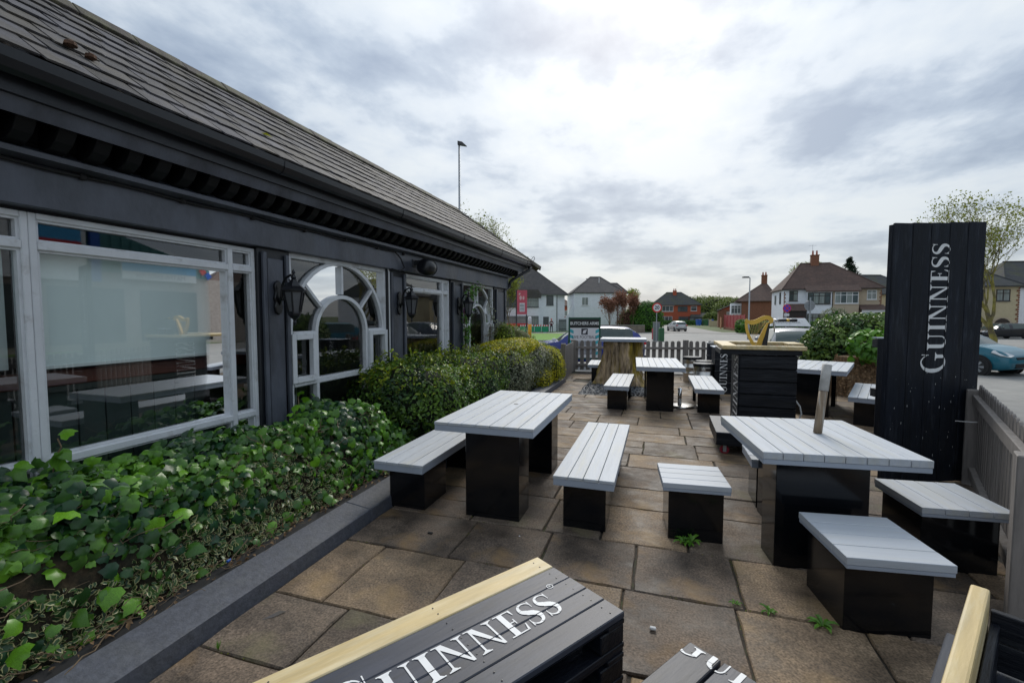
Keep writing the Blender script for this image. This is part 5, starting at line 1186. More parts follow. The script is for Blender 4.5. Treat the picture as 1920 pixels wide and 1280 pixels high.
# ================================================================ HOUSES
def hwin(p, x, z, w, h, fm, nx=2, top=.3, y=0.0, face='front', curt=True, sill=True):
    """window on the front (face -y) or on a side wall"""
    def B(mm, a0, a1, d0, d1, z0, z1):
        if face == 'front': mm.box(a0, a1, y+d0, y+d1, z0, z1)
        elif face == 'left': mm.box(y+d0, y+d1, a0, a1, z0, z1)
        return mm
    t = .06; m = MB()
    B(m, x, x+t, -.05, .03, z, z+h); B(m, x+w-t, x+w, -.05, .03, z, z+h); B(m, x+t, x+w-t, -.049, .03, z, z+t); B(m, x+t, x+w-t, -.049, .03, z+h-t, z+h)
    for i in range(1, nx): B(m, x+w*i/nx-t/2, x+w*i/nx+t/2, -.047, .03, z+t, z+h-t)
    if top: 
        for i in range(nx): B(m, x+w*i/nx+t/2*(1 if i else 2), x+w*(i+1)/nx-t/2*(1 if i < nx-1 else 2), -.045, .03, z+h*(1-top)-t/2, z+h*(1-top)+t/2)
    f = m.build('window', fm, p)
    for i in range(nx): B(MB(), x+w*i/nx+t/2, x+w*(i+1)/nx-t/2, -.012, -.006, z+t, z+h-t).build('pane', far_glass if not curt else random.choice([far_glass, curtain_glass, curtain_glass]), f)
    if sill: B(MB(), x-.06, x+w+.06, -.10, .0, z-.07, z-.002).build('sill', upvc if fm is upvc else frame_dark, f)
    return f
curtain_glass = mat('glass_over_net_curtain', (.24, .27, .26), .12, var=.3, vscale=2, stretch=(6, 6, .3))
def hip_roof(p, x0, x1, y0, y1, ze, zr, rx0, rx1, m, ov=.30, thick=.12, ridge=True, yr=None, name='roof'):
    yr = (y0+y1)/2 if yr is None else yr
    a = [(x0-ov, y0-ov, ze), (x1+ov, y0-ov, ze), (x1+ov, y1+ov, ze), (x0-ov, y1+ov, ze), (rx0, yr, zr), (rx1, yr, zr)]
    b = [(x, y, z-thick) for x, y, z in a[:4]]
    r = MB().add(a+b, [(0, 1, 5, 4), (1, 2, 5), (2, 3, 4, 5), (3, 0, 4), (6, 7, 8, 9), (0, 1, 7, 6), (1, 2, 8, 7), (2, 3, 9, 8), (3, 0, 6, 9)]).build(name, m, p)
    if ridge:
        rm = MB(); rm.tube([a[4], a[5]], .10, 6)
        for q, e_ in ((0, 4), (1, 5)): rm.tube([a[q], a[e_]], .08, 6)
        rm.build('ridge_tiles', m, r)
    return r
def walls(p, x0, x1, y0, y1, z0, z1, m, name='wall'): return MB().box(x0, x1, y0, y1, z0, z1).build(name, m, p)
def chimney(r, x, y, z0, z1, w, m, pots=2, pm=None):
    c = MB().box(x-w/2, x+w/2, y-.3, y+.3, z0, z1).box(x-w/2-.05, x+w/2+.05, y-.35, y+.35, z1, z1+.12).build('chimney', m, r)
    pmn = MB()
    for i in range(pots): pmn.lathe([(.13, 0), (.10, .5), (.13, .52)], 10, (x-w/2+w*(i+.5)/pots, y, z1+.12))
    for i, _ in enumerate([0]): pmn.build('chimney_pots', pm or brick_red, r)
HR = YAW
def aerial(p, x, y, z):
    m = MB(); m.tube([(x, y, z), (x, y, z+1.5)], .02, 4); m.tube([(x-.5, y, z+1.4), (x+.5, y, z+1.4)], .012, 4)
    for k in range(6): m.tube([(x-.4+k*.16, y-.2, z+1.4), (x-.4+k*.16, y+.2, z+1.4)], .008, 3)
    m.build('aerial', galv, p)
# H1: left white house with a grey bay
t = thing('white_house', 'white house with grey bay windows behind the green barriers, left background', 'house', WG(3.05, 65), HR)
walls(t, -4.4, 3.3, 0, 8, -1, 5.25, render_white)
MB().prism([(3.3, 0), (4.55, .9), (4.55, 7), (3.3, 8)], 6.25, 'z', -1).build('side_wall', render_white, t)
b_ = walls(t, -4.6, .85, -.7, -.01, -1, 4.8, render_white, 'bay')
hip_roof(t, -4.4, 4.6, 0, 8, 5.3, 9.3, -2.0, .1, roof_grey, ov=.25)
MB().prism([(-4.9, 4.75), (1.05, 4.75), (1.05, 5.3), (.6, 5.9), (-4.9, 5.9)], .75, 'y', -.85).build('bay_roof', roof_grey, t)
hwin(t, -4.3, 3.45, 5.0, 1.25, frame_dark, 3, .25, y=-.71); hwin(t, -4.3, .95, 5.0, 1.25, frame_dark, 3, .25, y=-.71)
MB().box(.9, 4.9, -.36, -.26, 5.16, 5.27).build('gutter', frame_dark, t)
hwin(t, 1.85, 3.75, 1.0, 1.35, frame_dark, 1, .35); hwin(t, 4.56-.0, 0, .01, .01, frame_dark) if False else None
MB().box(1.40, 2.20, -.04, .02, -.05, 2.1).build('door', frame_dark, t)
MB().tube([(3.35, -.06, 5.1), (3.35, -.06, -.6)], .05, 6).build('drainpipe', dark_steel, t)
MB().box(3.45, 3.9, -.5, -.3, 0, .0).build('x', dark_steel, t) if False else None
g = thing('side_gate', 'tall grey side gate at the right corner of the left white house', 'gate', WG(6.65, 64.7), HR)
for i in range(7): MB().box(i*.155, i*.155+.145, 0, .03, 0, 1.75).build('board', cab_grey, g)
MB().box(0, 1.08, -.03, -.001, 1.45, 1.55).box(0, 1.08, -.03, -.001, .3, .4).build('rail', frame_dark, g)
# H2
t = thing('white_house', 'plain white house with a brown hipped roof behind the bare copper shrubs', 'house', WG(12.3, 67), HR)
walls(t, -3.2, 4.0, 0, 8, -1, 5.6, render_white)
walls(t, 4.01, 4.75, 1.2, 7.5, -1, 5.55, render_white, 'rear_wing')
hip_roof(t, -3.2, 4.0, 0, 8, 5.65, 8.2, -.2, 1.4, roof_grey, ov=.25)
hip_roof(t, 2.0, 4.9, 1.0, 6, 5.62, 7.2, 2.6, 3.9, roof_grey, ov=.15, name='wing_roof')
MB().prism([(-5.4, -1), (-3.21, -1), (-3.21, 3.9), (-4.0, 2.4), (-5.4, 1.0)], .3, 'y', .3).build('lean_to_wall', render_white, t)
hwin(t, -2.05, 3.75, .95, 1.2, upvc, 2, 0); hwin(t, -2.3, .35, 1.0, .9, upvc, 1, 0)
MB().tube([(3.2, -.06, 5.5), (3.2, -.06, -.6)], .05, 6).build('drainpipe', dark_steel, t)
MB().tube([(.9, 2.4, 6.9), (.9, 2.4, 8.0)], .06, 6).build('vent_pipe', upvc, t)
# small far gable between
t = thing('red_gable_house', 'bit of a red brick house seen in the gap between the two white houses', 'house', WG(10.6, 92), HR)
walls(t, -1.6, 1.6, 0, 6, -1, 4.2, brick_red); hip_roof(t, -1.6, 1.6, 0, 6, 4.25, 5.6, -.3, .3, roof_brown); hwin(t, -.6, 2.2, 1.2, 1.1, upvc, 2, 0)
# red semi
t = thing('red_brick_house', 'red brick semi-detached house closing the end of the side road', 'house', WG(41.4, 115), HR-R(12))
walls(t, -5.7, 5.8, 0, 8, -1, 4.95, brick_red)
hip_roof(t, -5.7, 5.8, 0, 8, 5.0, 8.3, -1.9, 1.7, roof_slate_far, ov=.35)
chimney(t, .0, 3.2, 6.2, 8.6, .85, brick_red, 2)
aerial(t, .5, 3.2, 8.4)
hwin(t, -3.4, 3.35, 2.7, 1.35, upvc, 3, 0, curt=False); hwin(t, -3.6, .75, 2.7, 1.35, upvc, 3, 0, curt=False); hwin(t, .4, 3.35, 2.3, 1.3, frame_dark, 2, 0, curt=False); hwin(t, 3.5, 3.45, 1.4, 1.2, upvc, 1, .3, curt=False); hwin(t, .6, .75, 2.4, 1.3, frame_dark, 3, 0, curt=False)
MB().box(-3.9, -.4, -.12, -.001, 4.80, 4.92).build('bay_fascia', upvc, t)
MB().box(3.2, 8.3, -1.2, 3, -.6, 1.9).build('garage', cab_grey, t)
hip_roof(t, 3.2, 8.3, -1.2, 3, 1.95, 3.0, 4.2, 7.6, roof_slate_far, ov=.2, name='garage_roof')
MB().box(5.6, 7.9, -1.24, -1.201, -.3, 1.7).build('garage_door', frame_dark, t); MB().box(4.0, 5.2, -1.24, -1.201, -.3, 1.7).build('porch_door', frame_dark, t)
# H4 semi: left half white, right half beige
t = thing('semi_detached_house', 'large semi-detached house, left half white and right half beige, under one brown hipped roof', 'house', WG(37.95, 54.36), HR-R(19.6)); t.scale = (.857, .9, 1)
walls(t, -5.7, .02, 0, 8, -1, 5.35, render_white); walls(t, .03, 5.8, 0, 8, -1, 5.35, render_beige)
MB().box(-5.74, -5.701, 0.02, 8, -1, 5.34).build('flank_wall', render_cream if False else render_white, t)
hip_roof(t, -5.7, 5.8, 0, 8, 5.4, 8.75, -2.9, .9, roof_brown, ov=.3)
chimney(t, -1.1, 3.9, 8.0, 9.7, 1.0, brick_brown, 2)
aerial(t, -1.4, 3.9, 9.6)
for z_ in (5.28,): MB().box(-6.05, 6.15, -.42, -.31, z_, z_+.1).build('gutter', frame_brown, t)
walls(t, -3.0, .0, -.75, -.01, -1, 5.05, render_white, 'bay'); walls(t, .01, 3.05, -.75, -.01, -1, 5.05, render_beige, 'bay')
MB().add([(-3.2, -1.0, 4.98), (3.25, -1.0, 4.98), (3.25, .6, 5.9), (-3.2, .6, 5.9), (-3.2, -1.0, 5.10), (3.25, -1.0, 5.10), (3.25, .6, 6.02), (-3.2, .6, 6.02)], [(4, 5, 6, 7), (0, 1, 5, 4), (0, 4, 7, 3), (1, 2, 6, 5), (0, 3, 2, 1)]).build('bay_roof', roof_brown, t)
hwin(t, -2.95, 3.55, 2.7, 1.35, frame_brown, 4, .28, y=-.76); hwin(t, .25, 3.6, 2.7, 1.35, upvc, 4, .28, y=-.76)
hwin(t, -2.95, .8, 2.7, 1.6, frame_brown, 4, .28, y=-.76); hwin(t, .7, .85, 2.5, 1.55, upvc, 3, .28, y=-.76)
hwin(t, -5.05, 3.95, 1.05, 1.25, frame_brown, 2, .3); hwin(t, 4.15, 4.05, 1.1, 1.1, upvc, 2, .35)
for yy, hh in ((1.6, 1.5), (4.8, 1.2)): hwin(t, yy, 3.6, .9, hh, frame_brown, 1, 0, y=-5.74, face='left', sill=False)
MB().prism([(-1.6, 2.75), (0, 2.75), (0, 3.6), (-.7, 3.6)], 2.3, 'x', -5.4).build('porch_roof', roof_brown, t)
MB().box(-5.3, -3.2, -1.3, -.01, -.6, 2.7).build('porch', frame_brown, t); MB().box(-4.4, -3.5, -1.34, -1.301, -.3, 2.0).build('front_door', mat('oxblood_door', (.10, .015, .015), .4), t)
MB().prism([(-1.5, 2.85), (0, 2.85), (0, 3.45)], 2.9, 'x', 3.15).build('porch_roof', roof_brown, t)
p_ = MB(); 
for x in (3.3, 4.55, 5.85): p_.box(x-.07, x+.07, -1.35, -1.25, -.6, 2.83)
p_.box(3.23, 5.92, -1.349, -1.251, 2.55, 2.84).box(3.23, 5.92, -1.348, -1.252, -.6, .2); p_.build('conservatory_frame', upvc, t)
MB().box(3.37, 4.48, -1.31, -1.29, .2, 2.55).build('pane', mat('green_glass', (.16, .30, .24), .1), t); MB().box(4.62, 5.78, -1.31, -1.29, .2, 2.55).build('pane', mat('olive_blind', (.22, .24, .14), .1), t)
for sx in (-5.70, 5.78):
    m = MB()
    for k in range(26): m.box(sx-.03, sx+(.10 if k % 2 else .22) if sx < 0 else sx+.04, -.035, -.002, -.6+k*.22, -.6+k*.22+.16) if sx < 0 else m.box(sx-(.10 if k % 2 else .22), sx+.04, -.035, -.002, -.6+k*.22, -.6+k*.22+.16)
    stuff(m.build('brick_quoins', brick_brown, t))
MB().tube([(-.02, -.80, 4.9), (-.02, -.80, -.5)], .05, 6).build('drainpipe', frame_brown, t)
# H5 brick houses left of it
t = thing('brown_brick_house', 'brown brick gabled house behind the left end of the semi', 'house', WG(41.9, 77), HR-R(24))
walls(t, -2.8, 2.6, 0, 10, -1, 4.7, brick_brown); hip_roof(t, -3.6, 2.7, -.2, 10, 4.75, 8.0, .7, 1.2, roof_brown, ov=.2)
walls(t, -4.5, -2.81, .5, 4, -1, 4.4, render_white, 'front_bay'); hwin(t, -4.4, 2.6, 1.5, 1.4, upvc, 3, .3, y=.44); chimney(t, .9, 5.0, 7.5, 9.3, .9, brick_brown, 2)
t = thing('red_terrace_house', 'small red house with a white window beyond the red boundary fence', 'house', WG(41.9, 88), HR-R(22)); t.scale = (.7, .7, 1)
walls(t, -2.6, 3.0, 0, 8, -1, 3.4, brick_brown); MB().add([(-3.0, -.3, 3.3), (3.2, -.3, 5.2), (3.2, 8, 5.2), (-3.0, 8, 3.3), (-3.0, -.3, 3.15), (3.2, -.3, 5.0), (3.2, 8, 5.0), (-3.0, 8, 3.15)], [(0, 1, 2, 3), (0, 1, 5, 4), (4, 5, 6, 7)]).build('roof', roof_slate_far, t)
MB().prism([(-2.6, 3.4), (3.0, 3.4), (3.0, 5.0)], .2, 'y', 0).build('gable', brick_red, t); hwin(t, -.6, 1.9, 2.2, 1.1, upvc, 3, 0)
# H6, H7 and others to the right
t = thing('beige_house', 'beige house with a dark roof peeping out left of the tall board', 'house', WG(47.5, 58), HR)
walls(t, -4.2, 5, 0, 7, -1, 4.9, render_cream); hip_roof(t, -4.2, 5, 0, 7, 4.95, 7.6, -1, 2, roof_slate_far); hwin(t, -3.2, 2.6, .8, 1.9, frame_dark, 1, 0); MB().box(-4.2, 5, -.05, -.001, -.6, .9).build('brick_plinth', brick_brown, t); MB().tube([(-4.0, -.06, 4.9), (-4.0, -.06, -.5)], .05, 6).build('drainpipe', dark_steel, t)
t = thing('beige_house', 'beige house with an arched porch behind the budding tree on the right', 'house', WG(47.8, 45), HR-R(8))
walls(t, -3.6, 1.9, 0, 7, -1, 5.0, render_cream); hip_roof(t, -3.6, 1.9, 0, 7, 5.05, 7.4, -1.2, -.4, roof_slate_far, ov=.35)
hwin(t, -.1, 3.55, 1.2, 1.15, frame_brown, 2, .35); hwin(t, -2.4, 3.3, 1.2, 1.4, frame_brown, 1, 0); hwin(t, -2.4, .5, 1.2, 1.4, frame_brown, 1, 0)
ap = [(-.75, -.5), (.75, -.5), (.75, 1.1)]+[(.75*math.cos(R(a)), 1.1+.75*math.sin(R(a))) for a in range(20, 180, 20)]+[(-.75, 1.1)]
MB().prism([(a*1.22+.55, b+.12*(b > 0)) for a, b in ap], .04, 'y', -.041).build('porch_surround', render_beige, t); MB().prism([(a+.55, b) for a, b in ap], .02, 'y', -.063).build('porch_opening', frame_brown, t)
m = MB()
for k in range(24): m.box(1.9-(.10 if k % 2 else .24), 1.93, -.035, -.002, -.6+k*.23, -.6+k*.23+.17)
stuff(m.build('brick_quoins', brick_brown, t))
t = thing('white_house', 'white rendered house at the right edge of the picture', 'house', WG(53.6, 46), HR-R(8))
walls(t, -3.4, 5, 0, 7, -1, 5.0, render_white); hip_roof(t, -3.4, 5, 0, 7, 5.05, 7.9, -1, 2.5, roof_slate_far, ov=.3)
# houses beyond the right edge which show in the pub windows
for k, (x, y, rz) in enumerate(((44, 46, -70), (46, 34, -78), (47, 20, -84))):
    t = thing('roadside_house', ['cream house across the car park, first of three beyond the right edge', 'cream house across the car park, middle of three beyond the right edge', 'cream house across the car park, last of three beyond the right edge'][k], 'house', (x, y, -.3), R(rz))
    walls(t, -4.5, 4.5, 0, 8, -1, 5.2, [render_cream, render_white, render_beige][k]); hip_roof(t, -4.5, 4.5, 0, 8, 5.25, 8, -1.5, 1.5, roof_brown)
    for x_ in (-3.6, .8):
        for z in (.7, 3.4): hwin(t, x_, z, 2.6, 1.3, upvc, 3, .3)
# retail unit opposite (seen mirrored in the big window)
t = thing('retail_unit', 'teal clad retail unit with a blue and white sign across the car park', 'shop', (20, 24, 0), R(-90))
walls(t, -2.5, 32, 0, 16, -.3, 3.85, shop_wall)
MB().prism([(2.4, 3.86), (32, 3.86), (32, 6.3), (9.0, 6.3), (2.4, 4.4)], 16, 'y', -.15).build('cladding_wall', teal_clad, t)
for k in range(60):
    x = 2.9+k*.48; MB().box(x, x+.09, -.19, -.151, 3.9, min(6.2, 4.4+(x-2.4)*.28)).build('cladding_rib', teal_clad, t)
MB().box(3.4, 7.4, -.30, -.195, 3.55, 4.45).build('sign_panel', white_pl, t)
MB().box(3.4, 7.4, -.32, -.301, 3.98, 4.45).build('sign_blue_band', mat('sky_blue_sign', (.05, .33, .62), .5), t)
sans('sign_lettering', 'MATHS ENGLISH', .36, (5.4, -.30, 3.76), (1, 0, 0), (0, 0, 1), t, mat('sign_grey_ink', (.30, .28, .34), .5), width=1.0)
MB().box(9.0, 13.2, -.4, -.195, 3.3, 6.2).build('sign_panel', white_pl, t); MB().box(9.2, 11.0, -.42, -.401, 4.6, 5.8).build('sign_blue_band', MATS['sky_blue_sign'], t); MB().box(9.2, 11.0, -.44, -.421, 4.75, 5.15).build('sign_red_band', red_pl, t); MB().box(8.4, 8.8, -.4, -.195, 3.3, 6.2).build('blue_post', blue_pl, t)
for x, mm_, s in ((2.6, blue_pl, 1), (2.95, red_pl, -1)):
    o = MB().box(-.17, .17, -.05, .0, -.17, .17).build('tile_logo', mm_, t, loc=(x, -.25, 4.05+s*.0+(.0 if s > 0 else .24))); o.rotation_euler = (0, R(40), 0)
for k in range(7): MB().box(3.2+k*4, 6.4+k*4, -.03, -.001, .2, 3.0).build('shop_window', far_glass, t)
# ================================================================ STREET THINGS
def lamp_post(label, loc, h, arm, rz=0, m=galv, head='flat', r=.075):
    t = thing('lamp_post', label, 'lamp post', loc, rz)
    MB().lathe([(r*1.3, 0), (r*1.3, 1.2), (r, 1.25), (r*.6, h)], 12).build('pole', m, t, smooth=True)
    m_ = MB()
    if arm > .05: m_.tube([(0, 0, h-.05), (-arm, 0, h+.02)], r*.5, 8)
    m_.build('arm', m, t) if arm > .05 else None
    if head == 'flat': MB().box(-arm-.55, -arm, -.12, .12, h-.02, h+.10).build('lamp_head', dark_steel, t, bevel=.03)
    else:
        MB().add([(-.1, -.10, h), (-.1, .10, h), (.52, .10, h-.10), (.52, -.10, h-.10), (-.1, -.10, h+.25), (-.1, .10, h+.25), (.2, .08, h+.20), (.2, -.08, h+.20)], [(0, 1, 2, 3), (4, 5, 6, 7), (0, 4, 7, 3), (1, 2, 6, 5), (2, 3, 7, 6), (0, 1, 5, 4)]).build('lamp_head', dark_steel, t, bevel=.02)
    return t
lamp_post('tall street lamp with a dark head rising behind the pub roof', (-12.7, 28.1, -.4), 13.2, 0, HR, galv, 'cone', .10)
lamp_post('grey street lamp with a short flat arm by the red boundary fence', (7.55, 44.5, -.5), 5.4, .1, HR, galv, 'flat', .07)
lamp_post('distant street lamp left of the red brick house', WG(21.5, 80), 6.6, .2, HR+R(180), galv, 'flat', .08)
lamp_post('thin distant lamp behind the plain white house', WG(15.5, 92), 9.6, .1, HR, galv, 'flat', .08)
t = thing('telegraph_pole', 'dark wooden telegraph pole left of the red brick house', 'pole', WG(19.9, 77)); MB().lathe([(.15, 0), (.10, 5.9)], 10).build('pole', bark_m, t); MB().lathe([(.16, 4.9), (.18, 5.2), (.16, 5.9)], 10).build('transformer_collar', dark_steel, t)
# 20 sign
t = thing('speed_sign', 'round 20 speed limit sign on a grey post by the grass', 'road sign', (-.13, 35.7, -.43), HR)
MB().tube([(0, .04, 0), (0, .04, 2.95)], .035, 8).build('post', galv, t)
MB().lathe([(.36, 0), (.36, .02)], 28, (0, -.02, 2.62), axis='y').build('red_ring', red_pl, t); MB().lathe([(.27, 0), (.27, .006)], 28, (0, -.027, 2.62), axis='y').build('white_disc', white_pl, t)
sans('number', '20', .36, (0, -.028, 2.62), (1, 0, 0), (0, 0, 1), t, poster_ink, bold=.012)
t = thing('street_cabinet', 'grey street cabinet beside the speed sign post', 'cabinet', W(11.65, 37.3, -.45), HR); MB().box(0, .48, 0, .35, 0, 1.45).build('body', cab_grey, t, bevel=.01); MB().box(-.02, .50, -.02, .37, 1.452, 1.52).build('cap', pave_m, t, bevel=.01); MB().box(-.18, -.10, -.05, .0, .1, 1.0).build('red_strip', pink_sign, t)
t = thing('street_cabinet', 'dark green street cabinet with a rounded top', 'cabinet', W(11.72, 36.1, -.44), HR); MB().prism([(0, 0), (.38, 0), (.38, .98), (.33, 1.07), (.05, 1.07), (0, .98)], .32, 'y').build('body', cab_green, t, bevel=.01); MB().box(.05, .33, -.008, -.0005, .15, .9).build('door', cab_green, t)
t = thing('no_stopping_sign', 'round blue and red no stopping sign behind the bar', 'road sign', (8.02, 34.1, -.35), HR)
MB().tube([(0, .04, 0), (0, .04, 2.75)], .035, 8).build('post', galv, t)
MB().lathe([(.27, 0), (.27, .02)], 28, (0, -.02, 2.43), axis='y').build('red_ring', red_pl, t); MB().lathe([(.225, 0), (.225, .005)], 28, (0, -.026, 2.43), axis='y').build('blue_disc', mat('sign_blue', (.06, .05, .50), .5), t)
for s in (1, -1):
    o = MB().box(-.22, .22, 0, .004, -.025, .025).build('red_bar', red_pl, t, loc=(0, -.0265-.0045*(s > 0)-.004, 2.43)); o.rotation_euler = (0, R(45*s), 0)
MB().box(-.16, .16, -.02, 0, 1.92, 2.08).build('plate', yellow_pl if False else poster, t)
t = thing('round_sign_back', 'grey back of a round road sign on a post in front of the semi', 'road sign', (7.9, 28.9, -.3), HR); MB().tube([(0, -.04, 0), (0, -.04, 2.9)], .035, 8).build('post', galv, t); MB().lathe([(.29, 0), (.29, .015)], 28, (0, 0, 2.45), axis='y').build('disc', galv, t); MB().box(-.29, .29, -.03, -.001, 2.36, 2.40).box(-.29, .29, -.03, -.001, 2.52, 2.56).build('clamp', galv, t)
# barriers
for k in range(4):
    t = thing('safety_barrier', ['leftmost green safety barrier in front of the left white house', 'second green safety barrier from the left', 'third green safety barrier from the left', 'rightmost green safety barrier, beside the worker'][k], 'barrier', WG(1.05+k*.92, 58.3, .05), HR, 'green plastic barriers round the road works')
    MB().box(0, .86, 0, .05, .05, .78).build('panel', green_pl, t)
    for i in range(6): MB().box(.02+i*.14, .02+i*.14+.135, -.002, .052, .79, .98).build('board_segment', red_pl if i % 2 else white_pl, t)
    MB().box(.05, .15, -.2, .25, 0, .05).box(.7, .8, -.2, .25, 0, .05).build('foot', red_pl, t)
def person(label, loc, rz, coat, trousers, skin):
    t = thing('person', label, 'person', loc, rz)
    me = bpy.data.meshes.new('body'); V = [(0, 0, .92), (0, 0, 1.15), (0, .02, 1.38), (0, .02, 1.50), (0, 0, 1.62), (0, 0, 1.70), (.17, .02, 1.40), (.24, -.02, 1.15), (.16, -.20, 1.02), (-.17, .02, 1.40), (-.23, -.02, 1.15), (-.14, -.20, 1.02), (.10, 0, .88), (.12, -.02, .48), (.13, .03, .08), (.13, -.12, .05), (-.10, 0, .88), (-.12, -.03, .48), (-.14, .02, .08), (-.14, -.13, .05)]
    E = [(0, 1), (1, 2), (2, 3), (3, 4), (4, 5), (2, 6), (6, 7), (7, 8), (2, 9), (9, 10), (10, 11), (0, 12), (12, 13), (13, 14), (14, 15), (0, 16), (16, 17), (17, 18), (18, 19)]
    rad = [.15, .14, .15, .055, .095, .07, .075, .05, .04, .075, .05, .04, .095, .07, .05, .045, .095, .07, .05, .045]
    me.from_pydata(V, E, []); o = link('body', me, t); o.modifiers.new('skin', 'SKIN')
    bm = bmesh.new(); bm.from_mesh(me); ly = bm.verts.layers.skin.verify(); bm.verts.ensure_lookup_table()
    for v, r in zip(bm.verts, rad): v[ly].radius = (r, r*.85)
    bm.verts[0][ly].use_root = True; bm.to_mesh(me); bm.free()
    s = o.modifiers.new('sub', 'SUBSURF'); s.levels = 2; s.render_levels = 2; me.materials.append(coat)
    dg = bpy.context.evaluated_depsgraph_get(); me2 = bpy.data.meshes.new_from_object(o.evaluated_get(dg)); o.modifiers.clear(); o.data = me2
    me2.materials.clear(); [me2.materials.append(q) for q in (coat, trousers, skin)]
    for p in me2.polygons: p.material_index = 2 if p.center.z > 1.47 or (p.center.z < 1.06 and p.center.y < -.14 and p.center.z > .9) else (1 if p.center.z < .93 else 0); p.use_smooth = True
    MB().lathe([(.10, 1.66), (.095, 1.73), (.06, 1.79), (0, 1.80)], 14, (0, .01, 0)).build('hat', red_pl, t, smooth=True)
    MB().box(-.14, .14, -.155, -.135, 1.2, 1.3).build('jacket_patch', white_pl, t)
    return t
skin_m = mat('skin', (.42, .24, .17), .6)
person('person in a dark maroon jacket and dark trousers standing beside the green barriers', WG(5.05, 58.3, .04), HR, mat('maroon_jacket', (.10, .02, .03), .8), mat('dark_trousers', (.015, .015, .02), .8), skin_m)
# truck behind left trees
t = thing('flatbed_lorry', 'white cabbed lorry with a red bed partly hidden behind the tree on the left', 'lorry', WG(-2.6, 62), HR)
MB().add([(-1.0, 0, .55), (1.0, 0, .55), (1.0, 0, 1.5), (.8, 0, 2.5), (-1.0, 0, 2.5), (-1.0, 2.1, .55), (1.0, 2.1, .55), (1.0, 2.1, 1.5), (.8, 2.1, 2.5), (-1.0, 2.1, 2.5)], [(0, 1, 2, 3, 4), (5, 6, 7, 8, 9), (0, 1, 6, 5), (1, 2, 7, 6), (2, 3, 8, 7), (3, 4, 9, 8), (4, 0, 5, 9)]).build('cab', white_pl, t, bevel=.06)
MB().box(-.6, .7, -.02, -.002, 1.5, 2.2).build('window', car_glass, t); MB().box(1.1, 5.2, 0, 2.1, .75, 1.15).build('bed', red_pl, t, bevel=.02)
for x in (-.2, 3.6):
    w_ = MB().lathe([(.42, 0), (.42, .25)], 20, (x, -.03, .42), axis='y').build('wheel', rubber, t); MB().lathe([(.22, 0), (.22, .02)], 14, (x, -.045, .42), axis='y').build('rim', galv, w_)
# bins
for k, (a, d, mm_) in enumerate(((42.2, 103, blue_pl), (44.9, 103, MATS['blue_plastic']), (43.7, 103, cab_green))):
    t = thing('wheelie_bin', ['blue wheelie bin left of the pair outside the red brick house', 'blue wheelie bin on the right outside the red brick house', 'green wheelie bin between the two blue ones'][k], 'bin', WG(a, d), HR, 'wheelie bins on the far pavement')
    MB().add([(-.4, -.4, .1), (.4, -.4, .1), (.4, .4, .1), (-.4, .4, .1), (-.5, -.5, 1.35), (.5, -.5, 1.35), (.5, .5, 1.35), (-.5, .5, 1.35)], [(0, 1, 5, 4), (1, 2, 6, 5), (2, 3, 7, 6), (3, 0, 4, 7), (0, 3, 2, 1)]).build('body', mm_, t); MB().box(-.54, .54, -.54, .54, 1.352, 1.43).build('lid', mm_, t, bevel=.03)
    for s in (-.42, .42): MB().lathe([(.12, -.04), (.12, .04)], 12, (s, .4, .12), axis='x').build('wheel', rubber, t)
t = thing('garden_wall', 'pale painted low wall with a blue bin beside it on the far right pavement', 'wall', WG(41.6, 96), HR-R(50)); MB().box(0, 3.2, 0, .2, -.2, 1.2).build('wall', render_cream, t); MB().box(-.1, .3, -.05, .25, -.2, 1.5).build('pillar', render_cream, t)
# red fence, orange gate, wall and hedges along the side road (right side)
def WL(u, t): return ((u-960)/853*t, t)
a0 = WL(1358, 78); a1 = WL(1396, 62)
p0 = Vector(WG(*a0)); p1 = Vector(WG(*a1)); d = p1-p0; L = math.hypot(d.x, d.y); rz = math.atan2(d.y, d.x)
t = thing('red_board_fence', 'red painted vertical board fence on a low wall by the side road', 'fence', tuple(p0), rz)
n_ = int(L/.55)
for i in range(n_): MB().box(i*L/n_, (i+1)*L/n_-.03, 0, .04, .35, 2.35).build('board', red_sheet, t)
for i in range(7): MB().box(i*L/6-.05, i*L/6+.05, -.06, -.001, .3, 2.45).build('post', poster if False else pink_sign, t)
MB().box(0, L, -.15, .15, -.5, .345).build('base_wall', brick_brown, t)
t = thing('timber_gate', 'orange brown timber gate at the far end of the red fence', 'gate', WG(*WL(1349.5, 78)), rz); 
for i in range(4): MB().box(i*.36, i*.36+.33, 0, .04, .05, 2.0).build('board', orange_wood, t)
b0 = Vector(WG(*WL(1397, 61))); b1 = Vector(WG(*WL(1440, 50))); d = b1-b0; t = thing('garden_wall', 'low stone wall continuing from the red fence behind the bar', 'wall', tuple(b0), math.atan2(d.y, d.x)); MB().box(0, math.hypot(d.x, d.y)+14, 0, .3, -.4, .75).build('wall', mat('weathered_wall', (.20, .17, .13), .9, var=.2, vscale=3), t)
t = thing('garden_wall', 'long low weathered wall behind the grass patch left of the speed sign', 'wall', WG(10.9, 58.6), HR); MB().box(0, 6.2, 0, .25, -.3, .95).build('wall', MATS['weathered_wall'], t); MB().box(0, 6.2, -.03, .28, .952, 1.02).build('coping', pave_m, t)
for k in range(12): MB().box(-.0+k*.52, .5+k*.52, -.012, -.0005, .05, .45).build('stone', mat_stone if k else (mat_stone := mat('wall_stone', (.17, .14, .11), .9, var=.2, objvar=.25)), t)
shrub('clipped_bush', 'round clipped green bush at the end of the red fence', 'bush', WG((1394-960)/853*58, 58, .75), (.95, .9, .95), 2600, (.10, .2), T_OVAL, L_green, ex=3.5, seed=31, corem=core_m)
